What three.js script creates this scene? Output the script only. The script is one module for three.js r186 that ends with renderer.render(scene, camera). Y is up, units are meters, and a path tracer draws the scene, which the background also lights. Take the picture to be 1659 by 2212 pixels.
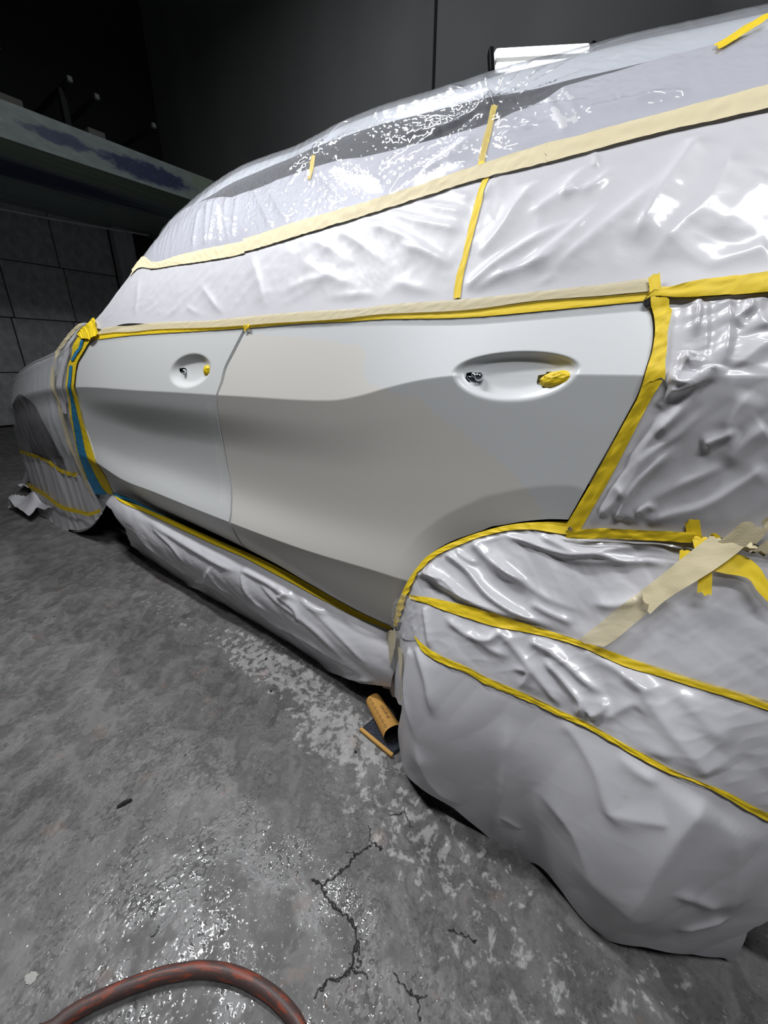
import * as THREE from 'three';
import { mergeGeometries } from 'three/addons/utils/BufferGeometryUtils.js';
import { RoundedBoxGeometry } from 'three/addons/geometries/RoundedBoxGeometry.js';
import { RectAreaLightUniformsLib } from 'three/addons/lights/RectAreaLightUniformsLib.js';
import { createNoise2D, createNoise3D } from 'simplex-noise';

// ---------- camera, light, exposure ----------
const scene = new THREE.Scene();
scene.background = new THREE.Color(0x000000);
const camera = new THREE.PerspectiveCamera(104.26, 1659 / 2212, 0.05, 60);
camera.position.set(0, 1.02, 0.76);
camera.lookAt(-0.5516, 1.02 - 0.3453, 0.76 - 0.7593);
const renderer = new THREE.WebGLRenderer({ antialias: true });
renderer.toneMapping = THREE.LinearToneMapping;
renderer.toneMappingExposure = 1.0;
renderer.shadowMap.enabled = true;
RectAreaLightUniformsLib.init();
const LAMPS = [
  // x, y, z, heading about y, tilt towards the car, intensity, tube glow
  { at: [-1.62, 2.62, 0.36], turn: 0, tilt: 0.0, power: 98 },
  { at: [0.5, 2.75, 0.85], turn: 0, tilt: 0.0, power: 80 },
  { at: [-2.9, 6.2, -1.9], turn: 0, tilt: 0, power: 135 },
];
const WALL_LAMP = { power: 80 };

// ---------- small tools ----------
function rng(seed) { let s = seed >>> 0; return () => { s = (s + 0x6d2b79f5) | 0; let t = Math.imul(s ^ (s >>> 15), 1 | s); t = (t + Math.imul(t ^ (t >>> 7), 61 | t)) ^ t; return ((t ^ (t >>> 14)) >>> 0) / 4294967296; }; }
const N2 = createNoise2D(rng(11)), N3 = createNoise3D(rng(12)), M2 = createNoise2D(rng(13));
const clamp = (x, a = 0, b = 1) => Math.min(b, Math.max(a, x)), mix = (a, b, t) => a + (b - a) * t;
const smooth = (a, b, x) => { const t = clamp((x - a) / (b - a)); return t * t * (3 - 2 * t); };
const fbm = (x, y, o = 4, g = 0.5) => { let a = 1, s = 0, n = 0; for (let i = 0; i < o; i++) { s += a * N2(x, y); n += a; a *= g; x = x * 2.03 + 17.1; y = y * 2.03 - 9.7; } return s / n; };
const ridge = (x, y) => { const r = 1 - Math.abs(N2(x, y)); return r * r; };
const counts = {};
function numbered(name) { const n = counts[name] = (counts[name] ?? -1) + 1; return n ? name + '_' + String(n).padStart(3, '0') : name; }
function tag(o, label, category, group) { o.userData.label = label; o.userData.category = category; if (group) o.userData.group = group; return o; }
function shadows(o) { o.castShadow = o.receiveShadow = true; return o; }
function obj(name, geo, mat, parent = scene) { const m = shadows(new THREE.Mesh(geo, mat)); m.name = parent === scene ? numbered(name) : name; parent.add(m); return m; }
function struct(name, geo, mat) { const m = obj(name, geo, mat); m.userData.kind = 'structure'; return m; }
function thing(name, label, category, pos = [0, 0, 0], group) { const o = new THREE.Group(); o.name = numbered(name); o.position.set(...pos); tag(o, label, category, group); scene.add(o); return o; }
const box = (w, h, d, x = 0, y = 0, z = 0) => new THREE.BoxGeometry(w, h, d).translate(x, y, z);

// ---------- curves and the car's side surface ----------
function herm(K, x) {
  const n = K.length; x = clamp(x, K[0][0], K[n - 1][0]);
  let i = 0; while (i < n - 2 && x >= K[i + 1][0]) i++;
  const h = (j) => K[j + 1][0] - K[j][0], d = (j) => (K[j + 1][1] - K[j][1]) / h(j);
  const m = (j) => j === 0 ? d(0) : j === n - 1 ? d(n - 2) : (d(j - 1) * h(j) + d(j) * h(j - 1)) / (h(j) + h(j - 1));
  const H = h(i), t = (x - K[i][0]) / H, t2 = t * t, t3 = t2 * t;
  return (2 * t3 - 3 * t2 + 1) * K[i][1] + (t3 - 2 * t2 + t) * H * m(i) + (-2 * t3 + 3 * t2) * K[i + 1][1] + (t3 - t2) * H * m(i + 1);
}
const KN = {pl:[[-4.7,1.1],[-4.4,0.5],[-4.2,0.22],[-4.05,0.09],[-3.9,0.035],[-3.6,0.005],[-3.3,0.0],[-2.8,0.012],[-2.4,0.006],[-2.0,0],[0.2,0],[0.6,0.03],[1.2,0.2]],yb:[[-4.5,0.66],[-4.2,0.76],[-3.9,0.86],[-3.5,0.95],[-3.0,1.03],[-2.6,1.09],[-2.3,1.125],[-1.993,1.134],[-1.095,1.126],[-0.586,1.119],[-0.352,1.109],[-0.234,1.111],[-0.155,1.113],[-0.083,1.115],[0.4,1.11],[1.2,1.1]],y7:[[-4.5,0.56],[-4.2,0.64],[-3.9,0.72],[-3.4,0.83],[-2.8,0.9],[-2.312,0.924],[-1.75,0.928],[-1.406,0.932],[-1.216,0.933],[-1.001,0.935],[-0.826,0.936],[-0.741,0.938],[-0.67,0.943],[-0.605,0.955],[-0.526,0.975],[-0.467,0.988],[-0.412,0.997],[-0.36,1.002],[-0.268,1.005],[-0.158,1.006],[-0.055,1.006],[0.5,1.0],[1.2,0.99]],y11:[[-4.5,0.3],[-3.4,0.42],[-2.9,0.5],[-2.5,0.56],[-2.3,0.535],[-2.131,0.511],[-1.758,0.505],[-1.235,0.5],[-0.808,0.504],[-0.507,0.519],[0,0.5],[1.2,0.5]],y12:[[-4.3,0.12],[-2.7,0.15],[-2.4,0.37],[-1.913,0.361],[-1.567,0.355],[-1.226,0.351],[-1.037,0.344],[-0.863,0.325],[-0.71,0.309],[-0.556,0.307],[0,0.36],[1.2,0.36]],y13:[[-4.3,0.01],[-2.7,0.01],[-2.3,0.1],[1.2,0.1]],z13:[[-4.3,0.02],[-2.7,0.02],[-2.3,-0.15],[1.2,-0.15]],cr:[[-4.6,0.7],[-1.5,0.7],[-1.0,0.65],[-0.5,0.45],[-0.2,0.35],[1.2,0.35]],fl:[[-4.3,1],[-2.7,1],[-2.3,0],[-0.3,0],[1.2,0]],R:[[-4.7,0.68],[-4.2,0.8],[-3.7,0.945],[-3.2,1.045],[-2.923,1.077],[-2.736,1.107],[-2.464,1.191],[-2.298,1.223],[-2.082,1.36],[-1.899,1.56],[-1.745,1.632],[-1.593,1.674],[-1.46,1.689],[-1.305,1.681],[-1.169,1.67],[-0.954,1.681],[-0.791,1.67],[-0.652,1.652],[-0.565,1.643],[-0.488,1.637],[-0.351,1.615],[-0.236,1.598],[-0.099,1.569],[-0.018,1.553],[0.9,1.4],[1.2,1.3]]};
const V = [0, 0.38, 0.58, 0.72, 0.94, 1.15, 1.165, 1.345, 1.395, 1.525, 1.635, 1.77, 1.92, 2.1], CREASE = [0, 5, 6, 7, 11, 13];
const rowCache = new Map();
function rows(x) {
  const key = Math.round(x * 1e5); let r = rowCache.get(key); if (r) return r;
  const f = (n) => herm(KN[n], x), R = f('R'), yb = f('yb'), y7 = f('y7'), y11 = f('y11'), y12 = f('y12'), pl = f('pl'), fl = f('fl'), H = R - yb;
  const zt = -0.050 - H * 0.60;
  const Y = [R + 0.035, R + 0.03, R, mix(yb, R, 0.80), mix(yb, R, 0.42), yb, yb - 0.015, y7, y7 - 0.05, mix(y7, y11, 0.42), mix(y7, y11, 0.72), y11, y12, f('y13')];
  const Z = [-0.93, zt - 0.20, zt, -0.050 - H * 0.415, -0.050 - H * 0.185, -0.048, -0.046, 0, -0.008 * f('cr'), mix(-0.026 * f('cr'), 0, fl), mix(-0.026 * f('cr'), 0, fl), mix(0.006, 0, fl), mix(-0.05, 0, fl), f('z13')];
  Z[0] = Math.min(Z[0], Z[1] - pl - 0.05);
  for (let k = 1; k < 14; k++) Z[k] -= pl;
  r = [Y, Z]; rowCache.set(key, r); return r;
}
function A(u, v) {   // a point of the car's side: u runs along the car, v from the roof's middle down to the floor
  const [Y, Z] = rows(u); let k = 0; while (k < V.length - 2 && v >= V[k + 1]) k++;
  const h = V[k + 1] - V[k], t = (v - V[k]) / h, t2 = t * t, t3 = t2 * t;
  const one = (W) => {
    const d = (i) => (W[i + 1] - W[i]) / (V[i + 1] - V[i]);
    const tan = (i, side) => { if (CREASE.includes(i)) return side > 0 ? d(i) : d(i - 1); const a = V[i] - V[i - 1], b = V[i + 1] - V[i]; return (d(i - 1) * b + d(i) * a) / (a + b); };
    return (2 * t3 - 3 * t2 + 1) * W[k] + (t3 - 2 * t2 + t) * h * tan(k, 1) + (-2 * t3 + 3 * t2) * W[k + 1] + (t3 - t2) * h * tan(k + 1, -1);
  };
  return [u, one(Y), one(Z)];
}
A.down = true;
const GX = [[-0.56, -0.02], [-0.5, 0.03], [-0.394, 0.135], [-0.06, 0.145], [0.09, 0.185], [0.28, 0.09], [0.7, 0.07]], GS = [[0, 0], [0.2, 0.46], [0.4, 0.93], [0.58, 1.17], [0.75, 1.2], [0.9, 1.1], [1, 1.0]], CT = [[-0.03, -0.052], [0.0, -0.046], [0.05, 0.0], [0.1, 0.018], [0.16, 0.012], [0.22, -0.008], [0.3, -0.045], [0.4, -0.09]];
const B = (x, y) => [x, y, -0.022 + herm(GX, x) * herm(GS, clamp(1 - y / 0.76))];   // film hanging over the rear wheel
const C = (x, y) => [x, y, herm(CT, herm(KN.y12, x) - y)];                                // film hanging from the sill
function normalOf(S, u, v) {
  const e = 0.002, a = S(u - e, v), b = S(u + e, v), c = S(u, v - e), d = S(u, v + e);
  const p = [b[0] - a[0], b[1] - a[1], b[2] - a[2]], q = [d[0] - c[0], d[1] - c[1], d[2] - c[2]];
  let n = [p[1] * q[2] - p[2] * q[1], p[2] * q[0] - p[0] * q[2], p[0] * q[1] - p[1] * q[0]];
  const l = Math.hypot(...n) || 1, s = S.down ? -1 : 1; return n.map((x) => x * s / l);
}
const lifted = (S, u, v, h) => { const p = S(u, v); if (!h) return p; const n = normalOf(S, u, v); return [p[0] + n[0] * h, p[1] + n[1] * h, p[2] + n[2] * h]; };

// ---------- outlines ----------
function polySdf(P) {   // signed distance to a closed outline, negative inside
  const n = P.length;
  return (x, y) => {
    let d = 1e9, s = false;
    for (let i = 0, j = n - 1; i < n; j = i++) {
      const ax = P[j][0], ay = P[j][1], bx = P[i][0], by = P[i][1], ex = bx - ax, ey = by - ay, wx = x - ax, wy = y - ay;
      const t = clamp((wx * ex + wy * ey) / (ex * ex + ey * ey || 1)), dx = wx - ex * t, dy = wy - ey * t;
      d = Math.min(d, dx * dx + dy * dy);
      if ((ay > y) !== (by > y) && x < ax + (y - ay) / (by - ay) * ex) s = !s;
    }
    return (s ? -1 : 1) * Math.sqrt(d);
  };
}
function lineDist(P) {   // [distance, share along, side]
  const L = [0]; for (let i = 1; i < P.length; i++) L.push(L[i - 1] + Math.hypot(P[i][0] - P[i - 1][0], P[i][1] - P[i - 1][1]));
  const T = L[L.length - 1];
  return (x, y) => {
    let best = 1e9, s = 0, side = 1;
    for (let i = 1; i < P.length; i++) {
      const ax = P[i - 1][0], ay = P[i - 1][1], ex = P[i][0] - ax, ey = P[i][1] - ay, wx = x - ax, wy = y - ay;
      const t = clamp((wx * ex + wy * ey) / (ex * ex + ey * ey || 1)), dx = wx - ex * t, dy = wy - ey * t, d = dx * dx + dy * dy;
      if (d < best) { best = d; s = (L[i - 1] + t * (L[i] - L[i - 1])) / T; side = ex * wy - ey * wx > 0 ? 1 : -1; }
    }
    return [Math.sqrt(best), s, side];
  };
}
function curve(P, n = 6) {   // rounds a traced line
  const out = [], m = P.length, g = (i) => P[clamp(i, 0, m - 1)];
  for (let i = 0; i < m - 1; i++) for (let k = 0; k < n; k++) {
    const t = k / n, a = g(i - 1), b = g(i), c = g(i + 1), d = g(i + 2);
    out.push([0, 1].map((j) => 0.5 * (2 * b[j] + (c[j] - a[j]) * t + (2 * a[j] - 5 * b[j] + 4 * c[j] - d[j]) * t * t + (3 * b[j] - a[j] - 3 * c[j] + d[j]) * t * t * t)));
  }
  out.push(P[m - 1]); return out;
}
function bounds(P) { const b = [1e9, -1e9, 1e9, -1e9]; for (const [x, y] of P) { b[0] = Math.min(b[0], x); b[1] = Math.max(b[1], x); b[2] = Math.min(b[2], y); b[3] = Math.max(b[3], y); } return b; }
function gridU(a, b, step, far = 0) { const r = [a]; while (r[r.length - 1] < b) r.push(r[r.length - 1] + step * (1 + far * Math.max(0, -r[r.length - 1] - 0.6))); return r; }
function gridV(a, b, step) { const r = []; const K = [a, ...V.filter((v) => v > a + 1e-6 && v < b - 1e-6), b]; for (let i = 1; i < K.length; i++) { const n = Math.max(1, Math.ceil((K[i] - K[i - 1]) / step)); for (let k = 0; k < n; k++) r.push(K[i - 1] + (K[i] - K[i - 1]) * k / n); } r.push(b); return r; }

// a sheet over a surface, cut to an outline; rim > 0 turns its edge inwards
function sheet({ S = A, sdf, outline, step = 0.006, far = 0.6, lift = () => 0, rim = 0, box: bb }) {
  const f = sdf ?? polySdf(outline), b = bb ?? bounds(outline), us = gridU(b[0] - step, b[1] + step, step, far), vs = gridV(b[2] - step, b[3] + step, step);
  const nu = us.length, nv = vs.length, D = new Float32Array(nu * nv), id = new Map(), P = [], uv = [], I = [], R = [];
  for (let i = 0; i < nu; i++) for (let j = 0; j < nv; j++) D[i * nv + j] = f(us[i], vs[j]) || 1e-9;
  const add = (u, v) => { P.push(...lifted(S, u, v, lift(u, v))); uv.push(u, v); return uv.length / 2 - 1; };
  const at = (g) => { let k = id.get(g); if (k === undefined) { k = add(us[Math.floor(g / nv)], vs[g % nv]); id.set(g, k); } return k; };
  const cut = (g, h) => { const key = g < h ? g * 1e7 + h : h * 1e7 + g; let k = id.get(-key); if (k === undefined) { const t = D[g] / (D[g] - D[h]), a = Math.floor(g / nv), c = Math.floor(h / nv); k = add(mix(us[a], us[c], t), mix(vs[g % nv], vs[h % nv], t)); id.set(-key, k); } return k; };
  const tri = (T) => {
    const out = [], edge = [];
    for (let i = 0; i < 3; i++) { const g = T[i], h = T[(i + 1) % 3]; if (D[g] < 0) out.push(at(g)); if (D[g] < 0 !== D[h] < 0) { const c = cut(g, h); out.push(c); edge.push([c, D[g] < 0]); } }
    for (let i = 2; i < out.length; i++) I.push(out[0], out[i - 1], out[i]);
    if (rim && edge.length === 2) R.push(edge[0][1] ? [edge[0][0], edge[1][0]] : [edge[1][0], edge[0][0]]);
  };
  for (let i = 0; i < nu - 1; i++) for (let j = 0; j < nv - 1; j++) {
    const a = i * nv + j, c = a + nv, d = c + 1, e = a + 1;
    if (D[a] >= 0 && D[c] >= 0 && D[d] >= 0 && D[e] >= 0) continue;
    if (S.down) { tri([a, e, d]); tri([a, d, c]); } else { tri([a, c, d]); tri([a, d, e]); }
  }
  const g = new THREE.BufferGeometry();
  g.setAttribute('position', new THREE.Float32BufferAttribute(P, 3)); g.setAttribute('uv', new THREE.Float32BufferAttribute(uv, 2)); g.setIndex(I); g.computeVertexNormals();
  if (!rim) return g;
  const rp = [], ri = [], ru = [];
  for (const [p, q] of R) { const n = ru.length / 2; for (const k of [p, q]) { const u = uv[2 * k], v = uv[2 * k + 1]; rp.push(P[3 * k], P[3 * k + 1], P[3 * k + 2], ...lifted(S, u, v, lift(u, v) - (typeof rim === 'function' ? rim(u, v) : rim))); ru.push(u, v, u, v); } ri.push(n, n + 1, n + 2, n + 2, n + 1, n + 3); }
  const r = new THREE.BufferGeometry(); r.setAttribute('position', new THREE.Float32BufferAttribute(rp, 3)); r.setAttribute('uv', new THREE.Float32BufferAttribute(ru, 2)); r.setIndex(ri); r.computeVertexNormals();
  return mergeGeometries([g, r]);
}
function along(P, n) { const L = [0]; for (let i = 1; i < P.length; i++) L.push(L[i - 1] + Math.hypot(P[i][0] - P[i - 1][0], P[i][1] - P[i - 1][1])); const T = L[L.length - 1], out = []; let j = 1; for (let i = 0; i <= n; i++) { const s = T * i / n; while (j < P.length - 1 && L[j] < s) j++; const t = clamp((s - L[j - 1]) / (L[j] - L[j - 1] || 1)); out.push([mix(P[j - 1][0], P[j][0], t), mix(P[j - 1][1], P[j][1], t)]); } return { pts: out, length: T }; }
// a strip of tape between two traced edges
function strip({ S = A, a, b, step = 0.006, lift = () => 0, off = 0.002, tear = 0.004, pucker = 0.0006, seed = 1, pleat = 0 }) {
  const ca = curve(a), cb = curve(b), len = along(ca, 2).length, n = Math.max(4, Math.ceil(len / step)), ea = along(ca, n).pts, eb = along(cb, n).pts, m = 6, P = [], uv = [], I = [];
  for (let i = 0; i <= n; i++) for (let j = 0; j <= m; j++) {
    const t = j / m; let u = mix(ea[i][0], eb[i][0], t), v = mix(ea[i][1], eb[i][1], t);
    if (tear && (i === 0 || i === n)) { const k = i ? n - 1 : 1, du = u - mix(ea[k][0], eb[k][0], t), dv = v - mix(ea[k][1], eb[k][1], t), l = Math.hypot(du, dv) || 1, w = tear * N2(t * 4 + seed * 3.1, seed + i); u += du / l * w; v += dv / l * w; }
    const s = i * step, w = N2(s * 26 + seed * 9, t * 1.6 + seed) + 0.6 * N2(s * 70 + seed, t * 3), pl = pleat * Math.max(0, Math.sin(s * 210 + 2 * N2(s * 20, seed))) * t;
    P.push(...lifted(S, u, v, off + lift(u, v) + pucker * (w + 0.3) + pl)); uv.push(s, t * 0.03);
  }
  for (let i = 0; i < n; i++) for (let j = 0; j < m; j++) { const p = i * (m + 1) + j; I.push(p, p + 1, p + m + 1, p + 1, p + m + 2, p + m + 1); }
  const g = new THREE.BufferGeometry(); g.setAttribute('position', new THREE.Float32BufferAttribute(P, 3)); g.setAttribute('uv', new THREE.Float32BufferAttribute(uv, 2)); g.setIndex(I); g.computeVertexNormals(); return g;
}
// folds: [line, height, width, start taper, end taper, asymmetry]
function folds(list, hs = 1, ws = 1) {
  const F = list.map(([line, h, w, t0 = 0.3, t1 = 0.3, asym = 0.5]) => ({ f: lineDist(curve(line, 5)), h: h * hs, w: w * ws, t0, t1, asym, b: bounds(line) }));
  return (u, v) => {
    let s = 0;
    for (const o of F) {
      const r = o.w * 4; if (u < o.b[0] - r || u > o.b[1] + r || v < o.b[2] - r || v > o.b[3] + r) continue;
      const [d, p, side] = o.f(u, v); if (d > r) continue;
      const w = side > 0 ? o.w : o.w * o.asym, end = smooth(0, o.t0, p) * smooth(0, o.t1, 1 - p);
      s += o.h * end * (Math.exp(-(Math.sqrt(d * d + 1e-5) - 0.00316) / w * 1.25) - 0.01);
    }
    return s;
  };
}
// flat facets meeting in sharp lines, as crumpled sheet has them
const crumple = (u, v, ang, a, b, seed = 0) => { const c = Math.cos(ang), s = Math.sin(ang), p = u * c + v * s, q = -u * s + v * c; return Math.abs(N2(p / a + seed, q / b - seed)) + 0.5 * Math.abs(N2(p / a * 1.9 - seed, q / b * 2.1 + 2 * seed)) - 0.5; };
const grain = (u, v, ang, a, b, seed = 0) => { const c = Math.cos(ang), s = Math.sin(ang); return ridge((u * c + v * s) / a + seed, (-u * s + v * c) / b - seed) - 0.45; };

// ---------- materials ----------
const hex = (c) => new THREE.Color(c);
const phys = (o) => new THREE.MeshPhysicalMaterial({ side: THREE.DoubleSide, ...o, color: hex(o.color) });
function dataTex(w, h, fn, { srgb = false, float = false, repeat = true } = {}) {
  const d = float ? new Float32Array(w * h * 4) : new Uint8Array(w * h * 4), o = [0, 0, 0, 1];
  for (let j = 0; j < h; j++) for (let i = 0; i < w; i++) { fn(i, j, o); const k = (j * w + i) * 4; for (let c = 0; c < 3; c++) d[k + c] = float ? o[c] : clamp(o[c]) * 255 + 0.5; d[k + 3] = float ? 1 : 255; }
  const t = new THREE.DataTexture(d, w, h, THREE.RGBAFormat, float ? THREE.FloatType : THREE.UnsignedByteType);
  t.magFilter = THREE.LinearFilter; t.minFilter = THREE.LinearFilter; if (srgb) t.colorSpace = THREE.SRGBColorSpace; if (repeat) t.wrapS = t.wrapT = THREE.RepeatWrapping; t.needsUpdate = true; return t;
}
// fine paper-like grain of the film, one tile = 12 cm
const grainTex = dataTex(512, 512, (i, j, o) => { const x = i / 512 * 2 * Math.PI, y = j / 512 * 2 * Math.PI, q = 7; const n = 0.5 + 0.28 * N3(Math.cos(x) * q, Math.sin(x) * q + 3 * Math.cos(y), Math.sin(y) * q) + 0.22 * N3(Math.cos(x) * 30, Math.sin(x) * 30 + 11 * Math.cos(y), Math.sin(y) * 30); o[0] = o[1] = o[2] = n; });
grainTex.repeat.set(8, 8);
const FILM_COLOR = '#c9c8cc';
const film = phys({ color: FILM_COLOR, roughness: 0.45, clearcoat: 0.35, clearcoatRoughness: 0.13, bumpMap: grainTex, bumpScale: 0.00006 });
const filmGloss = phys({ color: FILM_COLOR, roughness: 0.35, clearcoat: 1, clearcoatRoughness: 0.07, bumpMap: grainTex, bumpScale: 0.00005 });
const filmDull = phys({ color: FILM_COLOR, roughness: 0.55, clearcoat: 0.35, clearcoatRoughness: 0.3, bumpMap: grainTex, bumpScale: 0.00006 });
const filmWheel = phys({ color: FILM_COLOR, roughness: 0.38, clearcoat: 0.8, clearcoatRoughness: 0.14, bumpMap: grainTex, bumpScale: 0.0001 });
const filmSill = phys({ color: FILM_COLOR, roughness: 0.42, clearcoat: 0.7, clearcoatRoughness: 0.2, bumpMap: grainTex, bumpScale: 0.00006 });
const filmSheer = phys({ color: FILM_COLOR, roughness: 0.45, clearcoat: 0.5, clearcoatRoughness: 0.25, transparent: true, opacity: 0.36, bumpMap: grainTex, bumpScale: 0.00006 });
const filmVeil = phys({ color: '#d5d5da', roughness: 0.25, clearcoat: 1, clearcoatRoughness: 0.08, transparent: true, opacity: 0.22 });
const clear = phys({ color: '#f0f1f5', roughness: 0.09, transmission: 0.84, thickness: 0, ior: 1.5 });
const yellow = phys({ color: '#e8c81e', roughness: 0.6 });
const yellowOld = yellow;
const beige = phys({ color: '#d8cba6', roughness: 0.7, bumpMap: grainTex, bumpScale: 0.00025 });
const beigeThin = phys({ color: '#d8cba6', roughness: 0.55, transparent: true, opacity: 0.8, bumpMap: grainTex, bumpScale: 0.00025 });
const blue = phys({ color: '#2f7ea8', roughness: 0.5 });
const dark = phys({ color: '#0b0c0e', roughness: 0.5 });
const darkGlass = phys({ color: '#1b1e26', roughness: 0.12 });
const rubber = phys({ color: '#15161a', roughness: 0.75 });
const chrome = phys({ color: '#cdd2d8', roughness: 0.12, metalness: 1 });
const bodyPaint = phys({ color: '#dfe2e3', roughness: 0.4, clearcoat: 0.7, clearcoatRoughness: 0.1 });

// ---------- the car ----------
const car = thing('car', 'white car with bare sanded doors, the rest wrapped in taped masking film', 'car', [0, 0, 0]);
const rearDoorEdge = [[-0.072,1.158],[-0.064,1.192],[-0.059,1.224],[-0.056,1.256],[-0.055,1.288],[-0.056,1.319],[-0.057,1.353],[-0.06,1.376],[-0.067,1.4],[-0.08,1.438],[-0.099,1.486],[-0.117,1.531],[-0.128,1.556]];
const archEdge = [[-0.128,1.558],[-0.149,1.561],[-0.17,1.565],[-0.209,1.575],[-0.249,1.588],[-0.272,1.595],[-0.293,1.606],[-0.34,1.629],[-0.374,1.65],[-0.408,1.68],[-0.434,1.717],[-0.452,1.756],[-0.479,1.801],[-0.502,1.843],[-0.522,1.889]];
const gapR = [[-1.068,1.16],[-1.114,1.221],[-1.148,1.265],[-1.161,1.307],[-1.183,1.343],[-1.204,1.399],[-1.225,1.483],[-1.23,1.571],[-1.219,1.636],[-1.209,1.697],[-1.2,1.752],[-1.212,1.819],[-1.22,1.92]];
const gapF = [[-1.082,1.157],[-1.129,1.217],[-1.163,1.264],[-1.176,1.306],[-1.194,1.342],[-1.215,1.399],[-1.236,1.485],[-1.242,1.573],[-1.23,1.638],[-1.219,1.699],[-1.211,1.755],[-1.227,1.82],[-1.24,1.92]];
const sillEdge = [[-1.22,1.92],[-1.02,1.908],[-0.829,1.894],[-0.678,1.893],[-0.574,1.897],[-0.525,1.892]];
const sillEdgeFront = [[-2.393,1.925],[-2.089,1.99],[-1.903,2.06],[-1.37,1.926],[-1.24,1.92]];
const rearDoorLine = [...[[-1.068,1.158],[-0.852,1.157],[-0.569,1.155],[-0.343,1.153],[-0.228,1.153],[-0.152,1.154],[-0.081,1.153],[-0.072,1.157]], ...curve(rearDoorEdge, 3), ...curve(archEdge, 3), ...[...sillEdge].reverse(), ...[...curve(gapR, 3)].reverse()];
const frontDoorLine = [...[[-2.189,1.149],[-2.258,1.163],[-2.31,1.189],[-2.394,1.23],[-2.421,1.277],[-2.428,1.34],[-2.446,1.403],[-2.469,1.54],[-2.444,1.656],[-2.373,1.803],[-2.398,1.913],[-2.393,1.925]], ...sillEdgeFront, ...[...curve(gapF, 3)].reverse(), ...[[-1.081,1.154],[-1.503,1.157],[-1.925,1.153]]];
const ellipse = (l, r, t, b) => { const c = [(l[0] + r[0]) / 2, (t[1] + b[1]) / 2], rx = (r[0] - l[0]) / 2, ry = (b[1] - t[1]) / 2, sh = (r[1] - l[1]) / 2 / rx; return (u, v) => Math.hypot((u - c[0]) / rx, (v - c[1] - (u - c[0]) * sh) / ry); };
const dishR = ellipse(...[[-0.368,1.345],[-0.153,1.341],[-0.261,1.269],[-0.246,1.39]]), dishF = ellipse(...[[-1.499,1.284],[-1.238,1.264],[-1.336,1.224],[-1.353,1.327]]);
// inside the dish the door's crease is pressed flat, then sunk
const bowl = (e, depth, vt, vb) => (u, v) => {
  const r = e(u, v); if (r > 1.08) return 0;
  const a = A(u, vt), b = A(u, vb), p = A(u, v), flat = mix(a[2], b[2], (p[1] - a[1]) / (b[1] - a[1])) - p[2];
  return smooth(1.08, 0.9, r) * flat - depth * (0.45 * smooth(1.08, 0.62, r) + 0.55 * Math.max(0, 1 - r * r));
};
const bowlR = bowl(dishR, 0.014, [[-0.261,1.266]][0][1], [[-0.245,1.392]][0][1]), bowlF = bowl(dishF, 0.017, [[-1.357,1.219]][0][1], [[-1.341,1.331]][0][1]);
const archDist = lineDist(curve(archEdge, 3));
const lipEdge = (u, v) => { if (u < -0.56) return 0; const d = archDist(u, v)[0]; return d > 0.07 ? 0 : -0.0075 * smooth(-0.54, -0.34, u) * Math.pow(clamp(1 - d / 0.05), 1.0); };
const dished = (f) => { const S = (u, v) => { const p = A(u, v); p[2] += f(u, v); return p; }; S.down = true; return S; }, doorPoint = (f, u, v, h) => { const p = A(u, v); p[2] += f(u, v) + h; return p; };
const rearLift = (u, v) => bowlR(u, v) + lipEdge(u, v), frontLift = bowlF;
const slotR1 = [[-0.352,1.337],[-0.343,1.335],[-0.329,1.339],[-0.329,1.352],[-0.334,1.36],[-0.345,1.358],[-0.352,1.351]], slotR2 = [[-0.218,1.362],[-0.218,1.347],[-0.211,1.346],[-0.205,1.344],[-0.205,1.337],[-0.195,1.337],[-0.193,1.344],[-0.179,1.344],[-0.164,1.342],[-0.161,1.349],[-0.165,1.356],[-0.178,1.363],[-0.196,1.364],[-0.198,1.368],[-0.206,1.368],[-0.206,1.364]];
const slotF1 = [[-1.458,1.269],[-1.433,1.266],[-1.417,1.268],[-1.409,1.277],[-1.417,1.286],[-1.436,1.288],[-1.456,1.28]], slotF2 = [[-1.29,1.263],[-1.271,1.26],[-1.254,1.261],[-1.243,1.266],[-1.244,1.279],[-1.256,1.289],[-1.269,1.29],[-1.288,1.279]];
const holes = (outline, list) => { const f = polySdf(outline), h = list.map((p) => [polySdf(p), bounds(p)]); return (u, v) => { let d = f(u, v); for (const [s, b] of h) if (u > b[0] - 0.03 && u < b[1] + 0.03 && v > b[2] - 0.03 && v < b[3] + 0.03) d = Math.max(d, -s(u, v)); return d; }; };
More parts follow.
